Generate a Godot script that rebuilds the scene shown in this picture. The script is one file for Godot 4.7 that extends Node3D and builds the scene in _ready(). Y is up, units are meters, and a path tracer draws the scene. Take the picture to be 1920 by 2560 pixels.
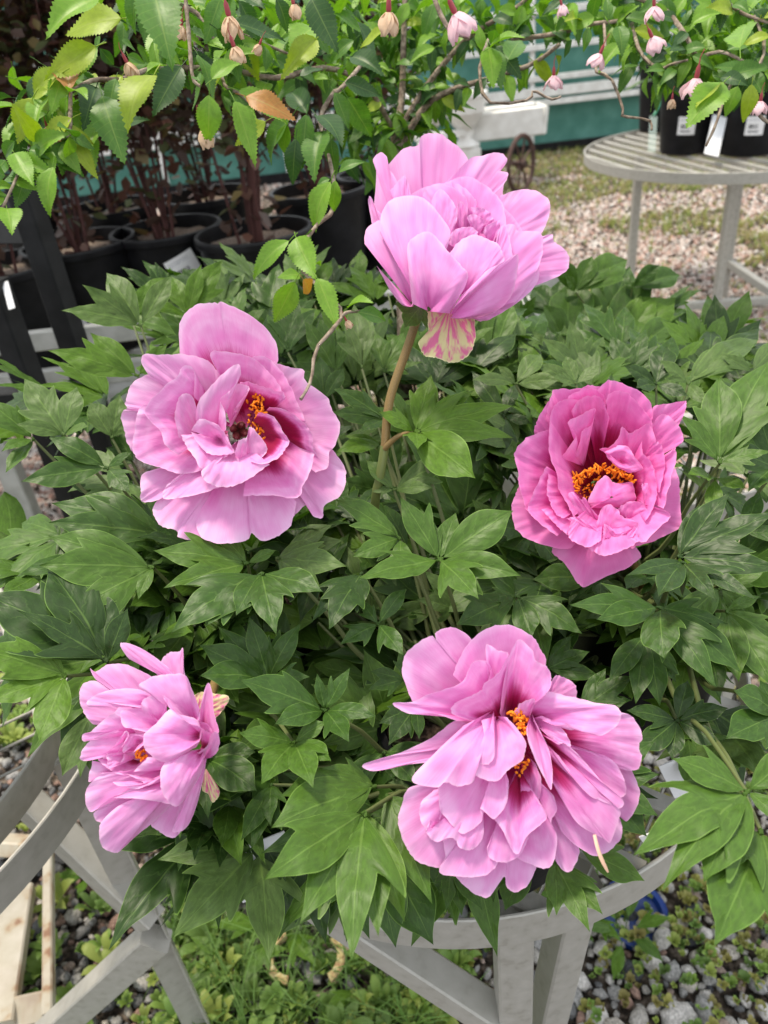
extends Node3D
# A plant nursery: five pink peony blooms over potted peonies on a round metal bench.
const W := 1920.0
const H := 2560.0
var F := 1280.0 / tan(deg_to_rad(33.5))
var EYE := Vector3(0, 1.35, 0)
var FWD: Vector3
var UPV: Vector3
var RGT: Vector3
var M := {}
var rng := RandomNumberGenerator.new()
var taken := {}
var noise := FastNoiseLite.new()


class MB:
	var v := PackedVector3Array()
	var uv := PackedVector2Array()
	var col := PackedColorArray()
	var idx := PackedInt32Array()
	var tint := Color(1, 1, 1)
	var colored := false

	func p(a: Vector3, t := Vector2.ZERO) -> int:
		v.append(a)
		uv.append(t)
		if colored:
			col.append(tint)
		return v.size() - 1

	func tri(a: int, b: int, c: int) -> void:
		idx.append(a)
		idx.append(b)
		idx.append(c)

	func quad(a: Vector3, b: Vector3, c: Vector3, d: Vector3) -> void:
		var i := p(a, Vector2(0, 0))
		p(b, Vector2(1, 0))
		p(c, Vector2(1, 1))
		p(d, Vector2(0, 1))
		tri(i, i + 1, i + 2)
		tri(i, i + 2, i + 3)

	# rows of equal length, with their own texture coordinates
	func grid(rows: Array, uvs: Array) -> void:
		var base := v.size()
		var n: int = rows[0].size()
		for r in rows.size():
			for c in n:
				p(rows[r][c], uvs[r][c])
		for r in rows.size() - 1:
			for c in n - 1:
				var a := base + r * n + c
				tri(a, a + 1, a + n + 1)
				tri(a, a + n + 1, a + n)

	func tube(path: Array, radii: Array, sides := 7, cap := true) -> void:
		var t0: Vector3 = (path[1] - path[0]).normalized()
		var nrm := t0.cross(Vector3(0.31, 0.2, 0.93)).normalized()
		var rows := []
		var uvs := []
		for i in path.size():
			var a: Vector3 = path[maxi(i - 1, 0)]
			var b: Vector3 = path[mini(i + 1, path.size() - 1)]
			var t := (b - a).normalized()
			nrm = (nrm - t * nrm.dot(t)).normalized()
			var bi := t.cross(nrm)
			var row := PackedVector3Array()
			var ur := PackedVector2Array()
			for k in sides + 1:
				var an := TAU * k / sides
				row.append(path[i] + (nrm * cos(an) + bi * sin(an)) * float(radii[mini(i, radii.size() - 1)]))
				ur.append(Vector2(float(k) / sides, float(i) / maxi(1, path.size() - 1)))
			rows.append(row)
			uvs.append(ur)
		grid(rows, uvs)
		if cap:
			for e in [0, path.size() - 1]:
				var c := p(path[e], Vector2(0.5, 0.5))
				var s := v.size()
				for k in sides + 1:
					p(rows[e][k], Vector2(0.5, 0.5))
				for k in sides:
					if e == 0:
						tri(c, s + k + 1, s + k)
					else:
						tri(c, s + k, s + k + 1)

	# a straight bar with a chamfered rectangular section; wide lies along side
	func bar(a: Vector3, b: Vector3, wide: float, high: float, side: Vector3, ch := 0.0025) -> void:
		var t := (b - a).normalized()
		var s := (side - t * side.dot(t)).normalized()
		var u := t.cross(s)
		var w := wide / 2
		var h := high / 2
		var sec := [Vector2(w - ch, h), Vector2(w, h - ch), Vector2(w, ch - h), Vector2(w - ch, -h), Vector2(ch - w, -h), Vector2(-w, ch - h), Vector2(-w, h - ch), Vector2(ch - w, h)]
		for k in 8:
			var q: Vector2 = sec[k]
			var r: Vector2 = sec[(k + 1) % 8]
			quad(a + s * q.x + u * q.y, b + s * q.x + u * q.y, b + s * r.x + u * r.y, a + s * r.x + u * r.y)
		for e in [a, b]:
			var i := v.size()
			for k in 8:
				p(e + s * sec[k].x + u * sec[k].y, Vector2(0.5, 0.5))
			for k in range(1, 7):
				if e == a:
					tri(i, i + k, i + k + 1)
				else:
					tri(i, i + k + 1, i + k)

	# profile of (radius, height) turned about the y axis of xf
	func lathe(prof: Array, segs: int, xf: Transform3D, a0 := 0.0, a1 := TAU) -> void:
		for i in prof.size() - 1:
			var rows := []
			var uvs := []
			for j in 2:
				var row := PackedVector3Array()
				var ur := PackedVector2Array()
				for k in segs + 1:
					var an := a0 + (a1 - a0) * k / segs
					var q: Vector2 = prof[i + j]
					row.append(xf * Vector3(q.x * cos(an), q.y, q.x * sin(an)))
					ur.append(Vector2(float(k) / segs, float(i + j) / prof.size()))
				rows.append(row)
				uvs.append(ur)
			grid(rows, uvs)

	func mesh() -> ArrayMesh:
		var nn := PackedVector3Array()
		nn.resize(v.size())
		for i in range(0, idx.size(), 3):
			var a := idx[i]
			var b := idx[i + 1]
			var c := idx[i + 2]
			var f := (v[c] - v[a]).cross(v[b] - v[a])
			nn[a] += f
			nn[b] += f
			nn[c] += f
		for i in nn.size():
			nn[i] = nn[i].normalized() if nn[i].length_squared() > 1e-20 else Vector3.UP
		var arr := []
		arr.resize(Mesh.ARRAY_MAX)
		arr[Mesh.ARRAY_VERTEX] = v
		arr[Mesh.ARRAY_NORMAL] = nn
		arr[Mesh.ARRAY_TEX_UV] = uv
		if colored:
			arr[Mesh.ARRAY_COLOR] = col
		arr[Mesh.ARRAY_INDEX] = idx
		var m := ArrayMesh.new()
		m.add_surface_from_arrays(Mesh.PRIMITIVE_TRIANGLES, arr)
		return m


# the point that lies at depth d (metres along the viewing direction) behind a place in the photograph
func at(x: float, y: float, d: float) -> Vector3:
	return EYE + (FWD + RGT * ((x - W / 2) / F) - UPV * ((y - H / 2) / F)) * d


# where the same line of sight meets the level plane at a height
func on_level(x: float, y: float, h: float) -> Vector3:
	var r := FWD + RGT * ((x - W / 2) / F) - UPV * ((y - H / 2) / F)
	return EYE + r * ((h - EYE.y) / r.y)


func to_px(q: Vector3) -> Vector3:
	var r := q - EYE
	var z := r.dot(FWD)
	return Vector3(W / 2 + F * r.dot(RGT) / z, H / 2 - F * r.dot(UPV) / z, z)


func numbered(n: String) -> String:
	taken[n] = taken.get(n, -1) + 1
	return n if taken[n] == 0 else "%s_%03d" % [n, taken[n]]


func tag(o: Node3D, label: String, category: String, group := "", kind := "") -> Node3D:
	if label:
		o.set_meta("label", label)
	if category:
		o.set_meta("category", category)
	if group:
		o.set_meta("group", group)
	if kind:
		o.set_meta("kind", kind)
	return o


func thing(called: String, label: String, category: String, pos := Vector3.ZERO, group := "") -> Node3D:
	var o := Node3D.new()
	o.name = numbered(called)
	add_child(o)
	o.position = pos
	tag(o, label, category, group)
	return o


# a mesh under a parent; the mesh is in world coordinates when the parent stands at the origin
func part(parent: Node3D, called: String, m: Mesh, mat: Material, pos := Vector3.ZERO) -> MeshInstance3D:
	var o := MeshInstance3D.new()
	o.name = numbered(called) if parent == self else called
	o.mesh = m
	o.material_override = mat
	parent.add_child(o, true)
	o.position = pos
	return o


func built(parent: Node3D, called: String, b: MB, mat: Material) -> MeshInstance3D:
	var off := parent.global_position if parent != self else Vector3.ZERO
	if off != Vector3.ZERO:
		for i in b.v.size():
			b.v[i] -= off
	return part(parent, called, b.mesh(), mat)


func catmull(pts: Array, n: int) -> Array:
	var out := []
	var k := pts.size() - 1
	for i in n + 1:
		var t := float(i) / n * k
		var j := mini(int(t), k - 1)
		var f := t - j
		var p0: Vector3 = pts[maxi(j - 1, 0)]
		var p1: Vector3 = pts[j]
		var p2: Vector3 = pts[j + 1]
		var p3: Vector3 = pts[mini(j + 2, k)]
		out.append(0.5 * ((2.0 * p1) + (p2 - p0) * f + (2.0 * p0 - 5.0 * p1 + 4.0 * p2 - p3) * f * f + (3.0 * p1 - p0 - 3.0 * p2 + p3) * f * f * f))
	return out


func lin(r: float, g: float, b: float) -> Color:
	return Color(r, g, b).linear_to_srgb()


func mat(called: String, c: Color, rough := 0.6, metal := 0.0) -> StandardMaterial3D:
	var m := StandardMaterial3D.new()
	m.resource_name = called
	m.albedo_color = c
	m.roughness = rough
	m.metallic = metal
	M[called] = m
	return m


func img_tex(w: int, h: int, fn: Callable) -> ImageTexture:
	var im := Image.create(w, h, false, Image.FORMAT_RGBA8)
	for y in h:
		for x in w:
			im.set_pixel(x, y, fn.call(float(x) / w, float(y) / h))
	return ImageTexture.create_from_image(im)


func noise_tex(size: int, freq: float, oct: int, sd: int, ramp: Array) -> NoiseTexture2D:
	var n := FastNoiseLite.new()
	n.seed = sd
	n.frequency = freq
	n.fractal_octaves = oct
	var t := NoiseTexture2D.new()
	t.width = size
	t.height = size
	t.seamless = true
	t.noise = n
	if ramp:
		var g := Gradient.new()
		g.offsets = PackedFloat32Array(ramp[0])
		g.colors = PackedColorArray(ramp[1])
		t.color_ramp = g
	return t


func triplanar(m: StandardMaterial3D, tex: Texture2D, scale: float, bump: Texture2D = null, depth := 0.0) -> StandardMaterial3D:
	m.albedo_texture = tex
	m.uv1_triplanar = true
	m.uv1_world_triplanar = true
	m.uv1_scale = Vector3.ONE * scale
	if bump:
		m.heightmap_enabled = true
		m.heightmap_texture = bump
		m.heightmap_scale = depth
	return m


func materials() -> void:
	noise.seed = 5
	noise.frequency = 1.0
	noise.fractal_octaves = 3
	# petals: pigment fades from a deep magenta flare at the claw to pink, in fine streaks that run out to the rim
	var petal := img_tex(512, 256, func(u: float, v: float) -> Color:
		var st := noise.get_noise_2d(u * 30.0, v * 1.1) * 0.2 + noise.get_noise_2d(u * 130.0 + 40.0, v * 2.6) * 0.6
		var bl := noise.get_noise_2d(u * 2.6 + 90.0, v * 2.2)
		var flare := smoothstep(0.38, 0.04, v + st * 0.10 + bl * 0.05)
		var pale := clampf(0.50 + st * 0.17 + bl * 0.45 + (v - 0.55) * 0.70, 0.0, 1.0)
		var c := Color(0.865, 0.43, 0.735).lerp(Color(0.955, 0.765, 0.925), pale)
		c = c.lerp(Color(0.60, 0.02, 0.27), flare)
		return c.lerp(Color(0.97, 0.80, 0.92), 0.6 * smoothstep(0.965, 0.99, v + st * 0.02)))
	var streak := img_tex(512, 128, func(u: float, v: float) -> Color:
		var g := 0.5 + noise.get_noise_2d(u * 90.0, v * 2.6) * 0.5 + noise.get_noise_2d(u * 7.0, v * 6.0) * 0.3
		return Color(g, g, g))
	for k in 5:
		var m := mat("petal_%d" % k, [Color(1, 1, 1), Color(1.0, 0.98, 1.0), Color(1.0, 0.80, 0.92), Color(0.98, 0.92, 0.98), Color(1, 0.97, 1)][k], 0.55)
		m.albedo_texture = petal
		m.backlight_enabled = true
		m.backlight = lin(0.56, 0.34, 0.48)
		m.metallic_specular = 0.35
		m.rim_enabled = true
		m.rim = 0.25
		m.rim_tint = 0.6
		m.heightmap_enabled = true
		m.heightmap_texture = streak
		m.heightmap_scale = 0.012
	var wilt := img_tex(256, 256, func(u: float, v: float) -> Color:
		var st := noise.get_noise_2d(u * 9.0 + 3.0, v * 1.6) + noise.get_noise_2d(u * 30.0, v * 4.0) * 0.4
		var c := Color(0.84, 0.81, 0.60).lerp(Color(0.84, 0.42, 0.60), smoothstep(-0.25, 0.45, st))
		return c.lerp(Color(0.90, 0.88, 0.70), smoothstep(0.94, 1.0, v)))
	var wm := mat("wilted", Color(1, 1, 1), 0.6)
	wm.albedo_texture = wilt
	wm.backlight_enabled = true
	wm.backlight = lin(0.4, 0.4, 0.3)
	mat("anther", Color(0.97, 0.58, 0.10), 0.7)
	mat("filament", Color(0.62, 0.05, 0.16), 0.6)
	mat("carpel", Color(0.45, 0.22, 0.20), 0.6)
	mat("thread", Color(0.93, 0.76, 0.66), 0.6)
	# peony leaves: paler midrib, side veins and margin on a mottled blade; u runs along the leaflet, v across it
	var veins := func(kind: int) -> Callable:
		return func(u: float, v: float) -> Color:
			var a := absf(v - 0.5) * 2.0
			var n := noise.get_noise_2d(u * 7.0 + kind * 31.0, v * 7.0)
			var fine := noise.get_noise_2d(u * 44.0, v * 40.0 + kind * 7.0)
			var c := [Color(0.268, 0.385, 0.130), Color(0.210, 0.322, 0.115), Color(0.318, 0.412, 0.210), Color(0.300, 0.425, 0.110), Color(0.170, 0.265, 0.105), Color(0.310, 0.395, 0.120)][kind] as Color
			c = c.lerp(c * 1.22, clampf(0.4 + n * 0.7, 0.0, 1.0))
			c = c.lerp(c * 0.86, clampf(fine * 0.8, 0.0, 1.0))
			var wob := u * 6.0 + noise.get_noise_2d(a * 3.0, u * 6.0) * 0.3 - a * 0.25
			var vein := smoothstep(0.075, 0.02, absf(fposmod(wob, 1.0) - 0.5)) * smoothstep(0.95, 0.4, a) * 0.40
			var wob2 := u * 34.0 + a * 9.0 + noise.get_noise_2d(a * 9.0, u * 20.0) * 1.2
			vein = maxf(vein, smoothstep(0.10, 0.02, absf(fposmod(wob2, 1.0) - 0.5)) * 0.07)
			vein = maxf(vein, smoothstep(0.055, 0.02, a) * 0.9)
			c = c.lerp(Color(0.48, 0.60, 0.30), vein * 0.55)
			return c.lerp(Color(0.52, 0.66, 0.32), smoothstep(0.955, 0.985, a) * 0.65)
	var relief := img_tex(256, 256, func(u: float, v: float) -> Color:
		var a := absf(v - 0.5) * 2.0
		var wob := u * 6.0 + noise.get_noise_2d(a * 3.0, u * 6.0) * 0.3 - a * 0.25
		var g := smoothstep(0.30, 0.0, absf(fposmod(wob, 1.0) - 0.5)) * 0.5 + smoothstep(0.16, 0.0, a) * 0.6
		g = 0.75 - g * 0.6 + noise.get_noise_2d(u * 9.0, v * 8.0) * 0.10
		return Color(g, g, g))
	for k in 6:
		var m := mat("leaf_%d" % k, Color(1, 1, 1), [0.46, 0.44, 0.48, 0.48, 0.42, 0.50][k])
		m.metallic_specular = 0.42
		m.albedo_texture = img_tex(512, 256, veins.call(k))
		m.heightmap_enabled = true
		m.heightmap_texture = relief
		m.heightmap_scale = 0.032
		m.backlight_enabled = true
		m.backlight = lin(0.36, 0.46, 0.10)
	var rel2 := relief
	for k in 5:
		var m := mat("cherry_%d" % k, Color(1, 1, 1), 0.46)
		var base: Color = [Color(0.44, 0.60, 0.18), Color(0.31, 0.47, 0.17), Color(0.20, 0.335, 0.16), Color(0.56, 0.64, 0.16), Color(0.66, 0.46, 0.24)][k]
		m.albedo_texture = img_tex(256, 128, func(u: float, v: float) -> Color:
			var a := absf(v - 0.5) * 2.0
			var n := noise.get_noise_2d(u * 6.0 + k * 13.0, v * 6.0)
			var c := base.lerp(base * 1.15, clampf(0.5 + n * 0.6, 0.0, 1.0))
			var wob := u * 10.0 - a * 0.9
			var vein := maxf(smoothstep(0.09, 0.02, absf(fposmod(wob, 1.0) - 0.5)) * 0.5, smoothstep(0.08, 0.02, a))
			return c.lerp(base.lerp(Color(0.75, 0.80, 0.45), 0.5), vein * 0.6))
		m.heightmap_enabled = true
		m.heightmap_texture = rel2
		m.heightmap_scale = 0.014
		m.backlight_enabled = true
		m.backlight = lin(0.62, 0.74, 0.16)
	var shr := mat("shrub_leaf", Color(1, 1, 1), 0.5)
	shr.vertex_color_use_as_albedo = true
	shr.backlight_enabled = true
	shr.backlight = lin(0.40, 0.30, 0.16)
	mat("shrub_stem", lin(0.085, 0.030, 0.026), 0.7)
	mat("stalk", lin(0.12, 0.15, 0.05), 0.5)
	var sm := mat("flower_stem", lin(0.33, 0.22, 0.10), 0.5)
	sm.albedo_texture = noise_tex(256, 0.03, 4, 3, [[0.0, 1.0], [Color(0.72, 0.78, 0.62), Color(1, 0.95, 0.9)]])
	sm.uv1_scale = Vector3(3, 14, 1)
	mat("green_stem", lin(0.16, 0.20, 0.055), 0.5)
	var bark := mat("bark", Color(1, 1, 1), 0.8)
	triplanar(bark, noise_tex(256, 0.03, 4, 9, [[0.25, 0.5, 0.75], [lin(0.10, 0.07, 0.05), lin(0.24, 0.18, 0.13), lin(0.38, 0.31, 0.25)]]), 14.0, noise_tex(256, 0.05, 4, 19, []), 0.15)
	mat("spent_petal", lin(0.72, 0.52, 0.36), 0.7).backlight_enabled = true
	M.spent_petal.backlight = lin(0.4, 0.3, 0.2)
	mat("blush_petal", lin(0.82, 0.56, 0.62), 0.6).backlight_enabled = true
	M.blush_petal.backlight = lin(0.5, 0.35, 0.4)
	mat("calyx", lin(0.36, 0.045, 0.06), 0.5)
	# galvanised steel: dull, blotched and stained
	var zinc := noise_tex(512, 0.03, 6, 21, [[0.18, 0.34, 0.60, 0.8], [lin(0.37, 0.36, 0.34), lin(0.425, 0.42, 0.40), lin(0.445, 0.44, 0.425), lin(0.475, 0.47, 0.455)]])
	var fleck := noise_tex(256, 0.08, 3, 23, [])
	triplanar(mat("zinc", Color(1, 0.995, 0.975), 0.5, 0.2), zinc, 3.0, fleck, 0.012)
	M.zinc_far = M.zinc
	triplanar(mat("cream_frame", Color(1, 1, 1), 0.7), noise_tex(256, 0.02, 5, 33, [[0.12, 0.24, 0.40, 0.8], [lin(0.22, 0.10, 0.05), lin(0.40, 0.31, 0.21), lin(0.46, 0.42, 0.34), lin(0.54, 0.50, 0.43)]]), 3.0)
	var bl := noise_tex(256, 0.02, 4, 41, [[0.2, 0.8], [lin(0.005, 0.005, 0.006), lin(0.012, 0.012, 0.014)]])
	triplanar(mat("black_plastic", Color(1, 1, 1), 0.42), bl, 3.0, fleck, 0.03)
	triplanar(mat("black_steel", Color(1, 1, 1), 0.5), noise_tex(256, 0.02, 4, 42, [[0.2, 0.8], [lin(0.008, 0.009, 0.010), lin(0.017, 0.018, 0.020)]]), 3.0, fleck, 0.03)
	triplanar(mat("grey_board", Color(1, 1, 1), 0.7), noise_tex(256, 0.012, 5, 43, [[0.2, 0.8], [lin(0.30, 0.30, 0.28), lin(0.46, 0.46, 0.44)]]), 3.0)
	triplanar(mat("soil", Color(1, 1, 1), 0.95), noise_tex(512, 0.05, 5, 44, [[0.2, 0.5, 0.8], [lin(0.02, 0.014, 0.010), lin(0.07, 0.045, 0.032), lin(0.16, 0.11, 0.08)]]), 5.0, noise_tex(256, 0.08, 4, 45, []), 0.5)
	triplanar(mat("sand", Color(1, 1, 1), 0.95), noise_tex(512, 0.06, 5, 46, [[0.2, 0.5, 0.8], [lin(0.16, 0.115, 0.09), lin(0.32, 0.25, 0.20), lin(0.46, 0.38, 0.32)]]), 5.0, noise_tex(256, 0.08, 4, 47, []), 0.4)
	var g := mat("ground", Color(1, 1, 1), 0.95)
	triplanar(g, noise_tex(1024, 0.03, 6, 51, [[0.25, 0.42, 0.55, 0.7, 0.85], [lin(0.022, 0.018, 0.014), lin(0.055, 0.042, 0.032), lin(0.11, 0.085, 0.066), lin(0.22, 0.18, 0.15), lin(0.34, 0.27, 0.23)]]), 1.3, noise_tex(512, 0.06, 5, 52, []), 1.2)
	triplanar(mat("stone", Color(1, 1, 1), 0.8), noise_tex(512, 0.02, 5, 53, [[0.2, 0.5, 0.8], [Color(0.72, 0.72, 0.72), Color(0.88, 0.87, 0.86), Color(1, 1, 1)]]), 14.0, noise_tex(256, 0.06, 4, 54, []), 0.25)
	M.stone.vertex_color_use_as_albedo = true
	for k in 9:
		var c: Color = [lin(0.54, 0.52, 0.49), lin(0.42, 0.42, 0.42), lin(0.19, 0.195, 0.205), lin(0.62, 0.58, 0.53), lin(0.40, 0.26, 0.21), lin(0.28, 0.27, 0.26), lin(0.68, 0.66, 0.64), lin(0.50, 0.39, 0.34), lin(0.075, 0.08, 0.095)][k]
		var s: StandardMaterial3D = M.stone.duplicate()
		s.resource_name = "stone_%d" % k
		s.albedo_color = c
		s.vertex_color_use_as_albedo = false
		M["stone_%d" % k] = s
	var wd := mat("weed", Color(1, 1, 1), 0.55)
	wd.vertex_color_use_as_albedo = true
	wd.backlight_enabled = true
	wd.backlight = lin(0.45, 0.55, 0.15)
	triplanar(mat("net", Color(1, 1, 1), 0.8), noise_tex(512, 0.01, 4, 61, [[0.2, 0.8], [lin(0.06, 0.20, 0.16), lin(0.11, 0.29, 0.24)]]), 0.7)
	triplanar(mat("white_paint", Color(1, 1, 1), 0.5), noise_tex(256, 0.015, 4, 62, [[0.2, 0.8], [lin(0.66, 0.65, 0.62), lin(0.80, 0.80, 0.78)]]), 2.0)
	triplanar(mat("rust", Color(1, 1, 1), 0.8), noise_tex(256, 0.03, 4, 63, [[0.2, 0.8], [lin(0.035, 0.022, 0.02), lin(0.11, 0.055, 0.042)]]), 4.0)
	mat("blue_plastic", lin(0.008, 0.04, 0.22), 0.45)
	M.black_plastic.metallic_specular = 0.32
	M.black_steel.metallic_specular = 0.35
	triplanar(mat("clay_ring", Color(1, 1, 1), 0.8), noise_tex(256, 0.02, 4, 64, [[0.2, 0.5, 0.8], [lin(0.30, 0.17, 0.09), lin(0.44, 0.36, 0.16), lin(0.52, 0.47, 0.28)]]), 12.0)
	mat("card", lin(0.78, 0.79, 0.82), 0.5)
	mat("green_tie", lin(0.03, 0.22, 0.12), 0.5)
	var clear := mat("clear_sleeve", Color(0.85, 0.95, 0.9, 0.12), 0.1)
	clear.transparency = BaseMaterial3D.TRANSPARENCY_ALPHA
	# printed price label: heading, bar code, price line
	var st := mat("sticker", Color(1, 1, 1), 0.5)
	st.albedo_texture = img_tex(160, 160, func(u: float, v: float) -> Color:
		var c := Color(0.93, 0.93, 0.94)
		if v > 0.10 and v < 0.24 and u > 0.08 and u < 0.80 and sin(v * 140.0) > -0.2 and noise.get_noise_2d(u * 90.0, floor(v * 22.0)) > -0.1:
			c = Color(0.70, 0.70, 0.73)
		if v > 0.42 and v < 0.64 and u > 0.16 and u < 0.66 and noise.get_noise_2d(u * 150.0, 3.0) > 0.0:
			c = Color(0.12, 0.12, 0.14)
		if v > 0.74 and v < 0.86 and u > 0.16 and u < 0.72 and noise.get_noise_2d(u * 70.0, v * 40.0) > -0.02:
			c = Color(0.20, 0.20, 0.23)
		return c)
	mat("iris_leaf", lin(0.16, 0.25, 0.08), 0.45)


# One petal: a sheet drawn from its claw to its free rim. spec = claw x, y, z, bulge, flare, then rim points x, y, z.
# x, y are places in the bloom's own picture frame (origin and scale in fr), z centimetres towards the viewer.
func petal_mesh(spec: Array, fr: Array, sd: int, rough := 1.0) -> MB:
	var b := MB.new()
	var d0: float = fr[3]
	var sc: float = fr[2]
	var pos := func(q: Vector3) -> Vector3: return at(fr[0] + q.x * sc, fr[1] + q.y * sc, d0 - q.z * 0.01)
	var claw := Vector3(spec[0], spec[1], spec[2])
	var bulge: float = spec[3]
	var v0: float = [0.0, 0.34, 0.18, 0.0][int(spec[4])]
	var rim := []
	for i in range(5, spec.size(), 3):
		rim.append(Vector3(spec[i], spec[i + 1], spec[i + 2]))
	var ns := clampi(rim.size() * 6, 24, 66)
	var edge := catmull(rim, ns)
	var unit := 0.01 * F / (d0 * sc)  # frame pixels in one centimetre
	var ph := sd * 1.7
	var span := 0.0
	var mid := Vector3.ZERO
	for q in edge:
		mid += q
	mid /= edge.size()
	span = Vector2(mid.x - claw.x, mid.y - claw.y).length() / unit
	var nt := 13
	var rows := []
	var uvs := []
	var rag := []
	for k in ns + 1:
		var s := float(k) / ns
		rag.append(noise.get_noise_2d(s * 9.0 + ph, sd) * 0.18 + noise.get_noise_2d(s * 30.0, ph) * 0.12 + noise.get_noise_2d(s * 70.0, ph) * 0.08)
	for r in nt + 1:
		var t := float(r) / nt
		var row := PackedVector3Array()
		var ur := PackedVector2Array()
		for k in ns + 1:
			var s := float(k) / ns
			var e: Vector3 = edge[k]
			var c := claw + (e - mid) * Vector3(0.06, 0.06, 0.0)
			var q := c.lerp(e, t)
			var out := Vector2(e.x - claw.x, e.y - claw.y).normalized()
			var open := smoothstep(0.55, 1.0, t)
			q.x += out.x * rag[k] * open * unit * 0.5 * rough
			q.y += out.y * rag[k] * open * unit * 0.5 * rough
			q.z = lerpf(claw.z, e.z, pow(t, 0.85)) + bulge * sin(PI * pow(t, 0.9)) * (0.75 + 0.25 * sin(PI * s))
			q.z += rough * (0.11 * t * noise.get_noise_2d(s * 5.0 + ph, t * 2.0) * 2.0 + 0.06 * open * noise.get_noise_2d(s * 7.0 + ph, t * 1.2 + 9.0) * 2.0)
			row.append(pos.call(q))
			ur.append(Vector2(0.03 + 0.94 * s, lerpf(v0, 0.995, pow(t, 7.0 if int(spec[4]) == 3 else fr[4]) if v0 == 0.0 else t)))
		rows.append(row)
		uvs.append(ur)
	b.grid(rows, uvs)
	return b


func bloom(plant: Node3D, label: String, fr: Array, k: int, specs: Array, rough := 1.0) -> Node3D:
	var o := Node3D.new()
	o.name = "bloom"
	plant.add_child(o, true)
	o.set_meta("label", label)
	o.global_position = at(fr[0] + specs[0][0] * fr[2], fr[1] + specs[0][1] * fr[2], fr[3] + 0.03)
	for i in specs.size():
		built(o, "petal", petal_mesh(specs[i], fr, i + 17 * k, rough), M["petal_%d" % k])
	return o


# a ring or arc of stamens: each a thin filament with an elongated anther
func stamens(o: Node3D, fr: Array, list: Array, seed_: int) -> void:
	var r := RandomNumberGenerator.new()
	r.seed = seed_
	var fil := MB.new()
	var ant := MB.new()
	for e in list:
		# centre x, y, z, arm radius x, y, from angle, to angle, count, height, anther length
		for i in int(e[7]):
			var a := lerpf(deg_to_rad(e[5]), deg_to_rad(e[6]), (i + r.randf()) / float(e[7]))
			var q: float = r.randf_range(0.72, 1.08) if e[7] > 50 else r.randf_range(0.25, 1.1)
			var p0 := at(fr[0] + (e[0] + cos(a) * e[3] * 0.45) * fr[2], fr[1] + (e[1] + sin(a) * e[4] * 0.45) * fr[2], fr[3] - (e[2] - 1.2) * 0.01)
			var p1 := at(fr[0] + (e[0] + cos(a) * e[3] * q) * fr[2], fr[1] + (e[1] + sin(a) * e[4] * q) * fr[2], fr[3] - (e[2] + e[8] * r.randf_range(0.7, 1.1)) * 0.01)
			fil.tube([p0, p0.lerp(p1, 0.5) + Vector3(0, 0.001, 0), p1], [0.0005, 0.0004, 0.0003], 5, false)
			var dir := ((p1 - p0).normalized() + Vector3(r.randf_range(-1, 1), r.randf_range(-1, 1), r.randf_range(-1, 1)) * 0.8).normalized()
			var l: float = e[9] * 0.0125 * r.randf_range(0.75, 1.25)
			var bend := Vector3(r.randf_range(-1, 1), r.randf_range(-1, 1), r.randf_range(-1, 1)) * l * 0.16
			ant.tube([p1 - dir * l * 0.5, p1 - dir * l * 0.4 + bend * 0.4, p1 + bend, p1 + dir * l * 0.4, p1 + dir * l * 0.5], [0.0003, 0.0007, 0.0009, 0.0007, 0.0002], 6)
	built(o, "filaments", fil, M.filament).set_meta("kind", "stuff")
	built(o, "anthers", ant, M.anther).set_meta("kind", "stuff")


func carpels(o: Node3D, fr: Array, cx: float, cy: float, z: float) -> void:
	for i in 4:
		var a := TAU * i / 4.0 + 0.4
		var b := MB.new()
		var p0 := at(fr[0] + (cx + cos(a) * 28.0) * fr[2], fr[1] + (cy + sin(a) * 28.0) * fr[2], fr[3] - (z - 1.0) * 0.01)
		var p1 := at(fr[0] + (cx + cos(a) * 48.0) * fr[2], fr[1] + (cy + sin(a) * 48.0) * fr[2], fr[3] - (z + 0.6) * 0.01)
		b.tube([p0, p0.lerp(p1, 0.4), p0.lerp(p1, 0.8), p1], [0.003, 0.0036, 0.0022, 0.0012], 8)
		built(o, "carpel", b, M.carpel)


const FR_L := [290.0, 740.0, 0.36166, 0.55, 2.7]
const FR_R := [1260.0, 930.0, 0.28933, 0.58, 2.5]
const FR_T := [900.0, 320.0, 0.3255, 0.60, 1.6]
const FR_B := [180.0, 1580.0, 0.25316, 0.47, 1.6]
const FR_O := [900.0, 1540.0, 0.434, 0.45, 1.8]


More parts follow.
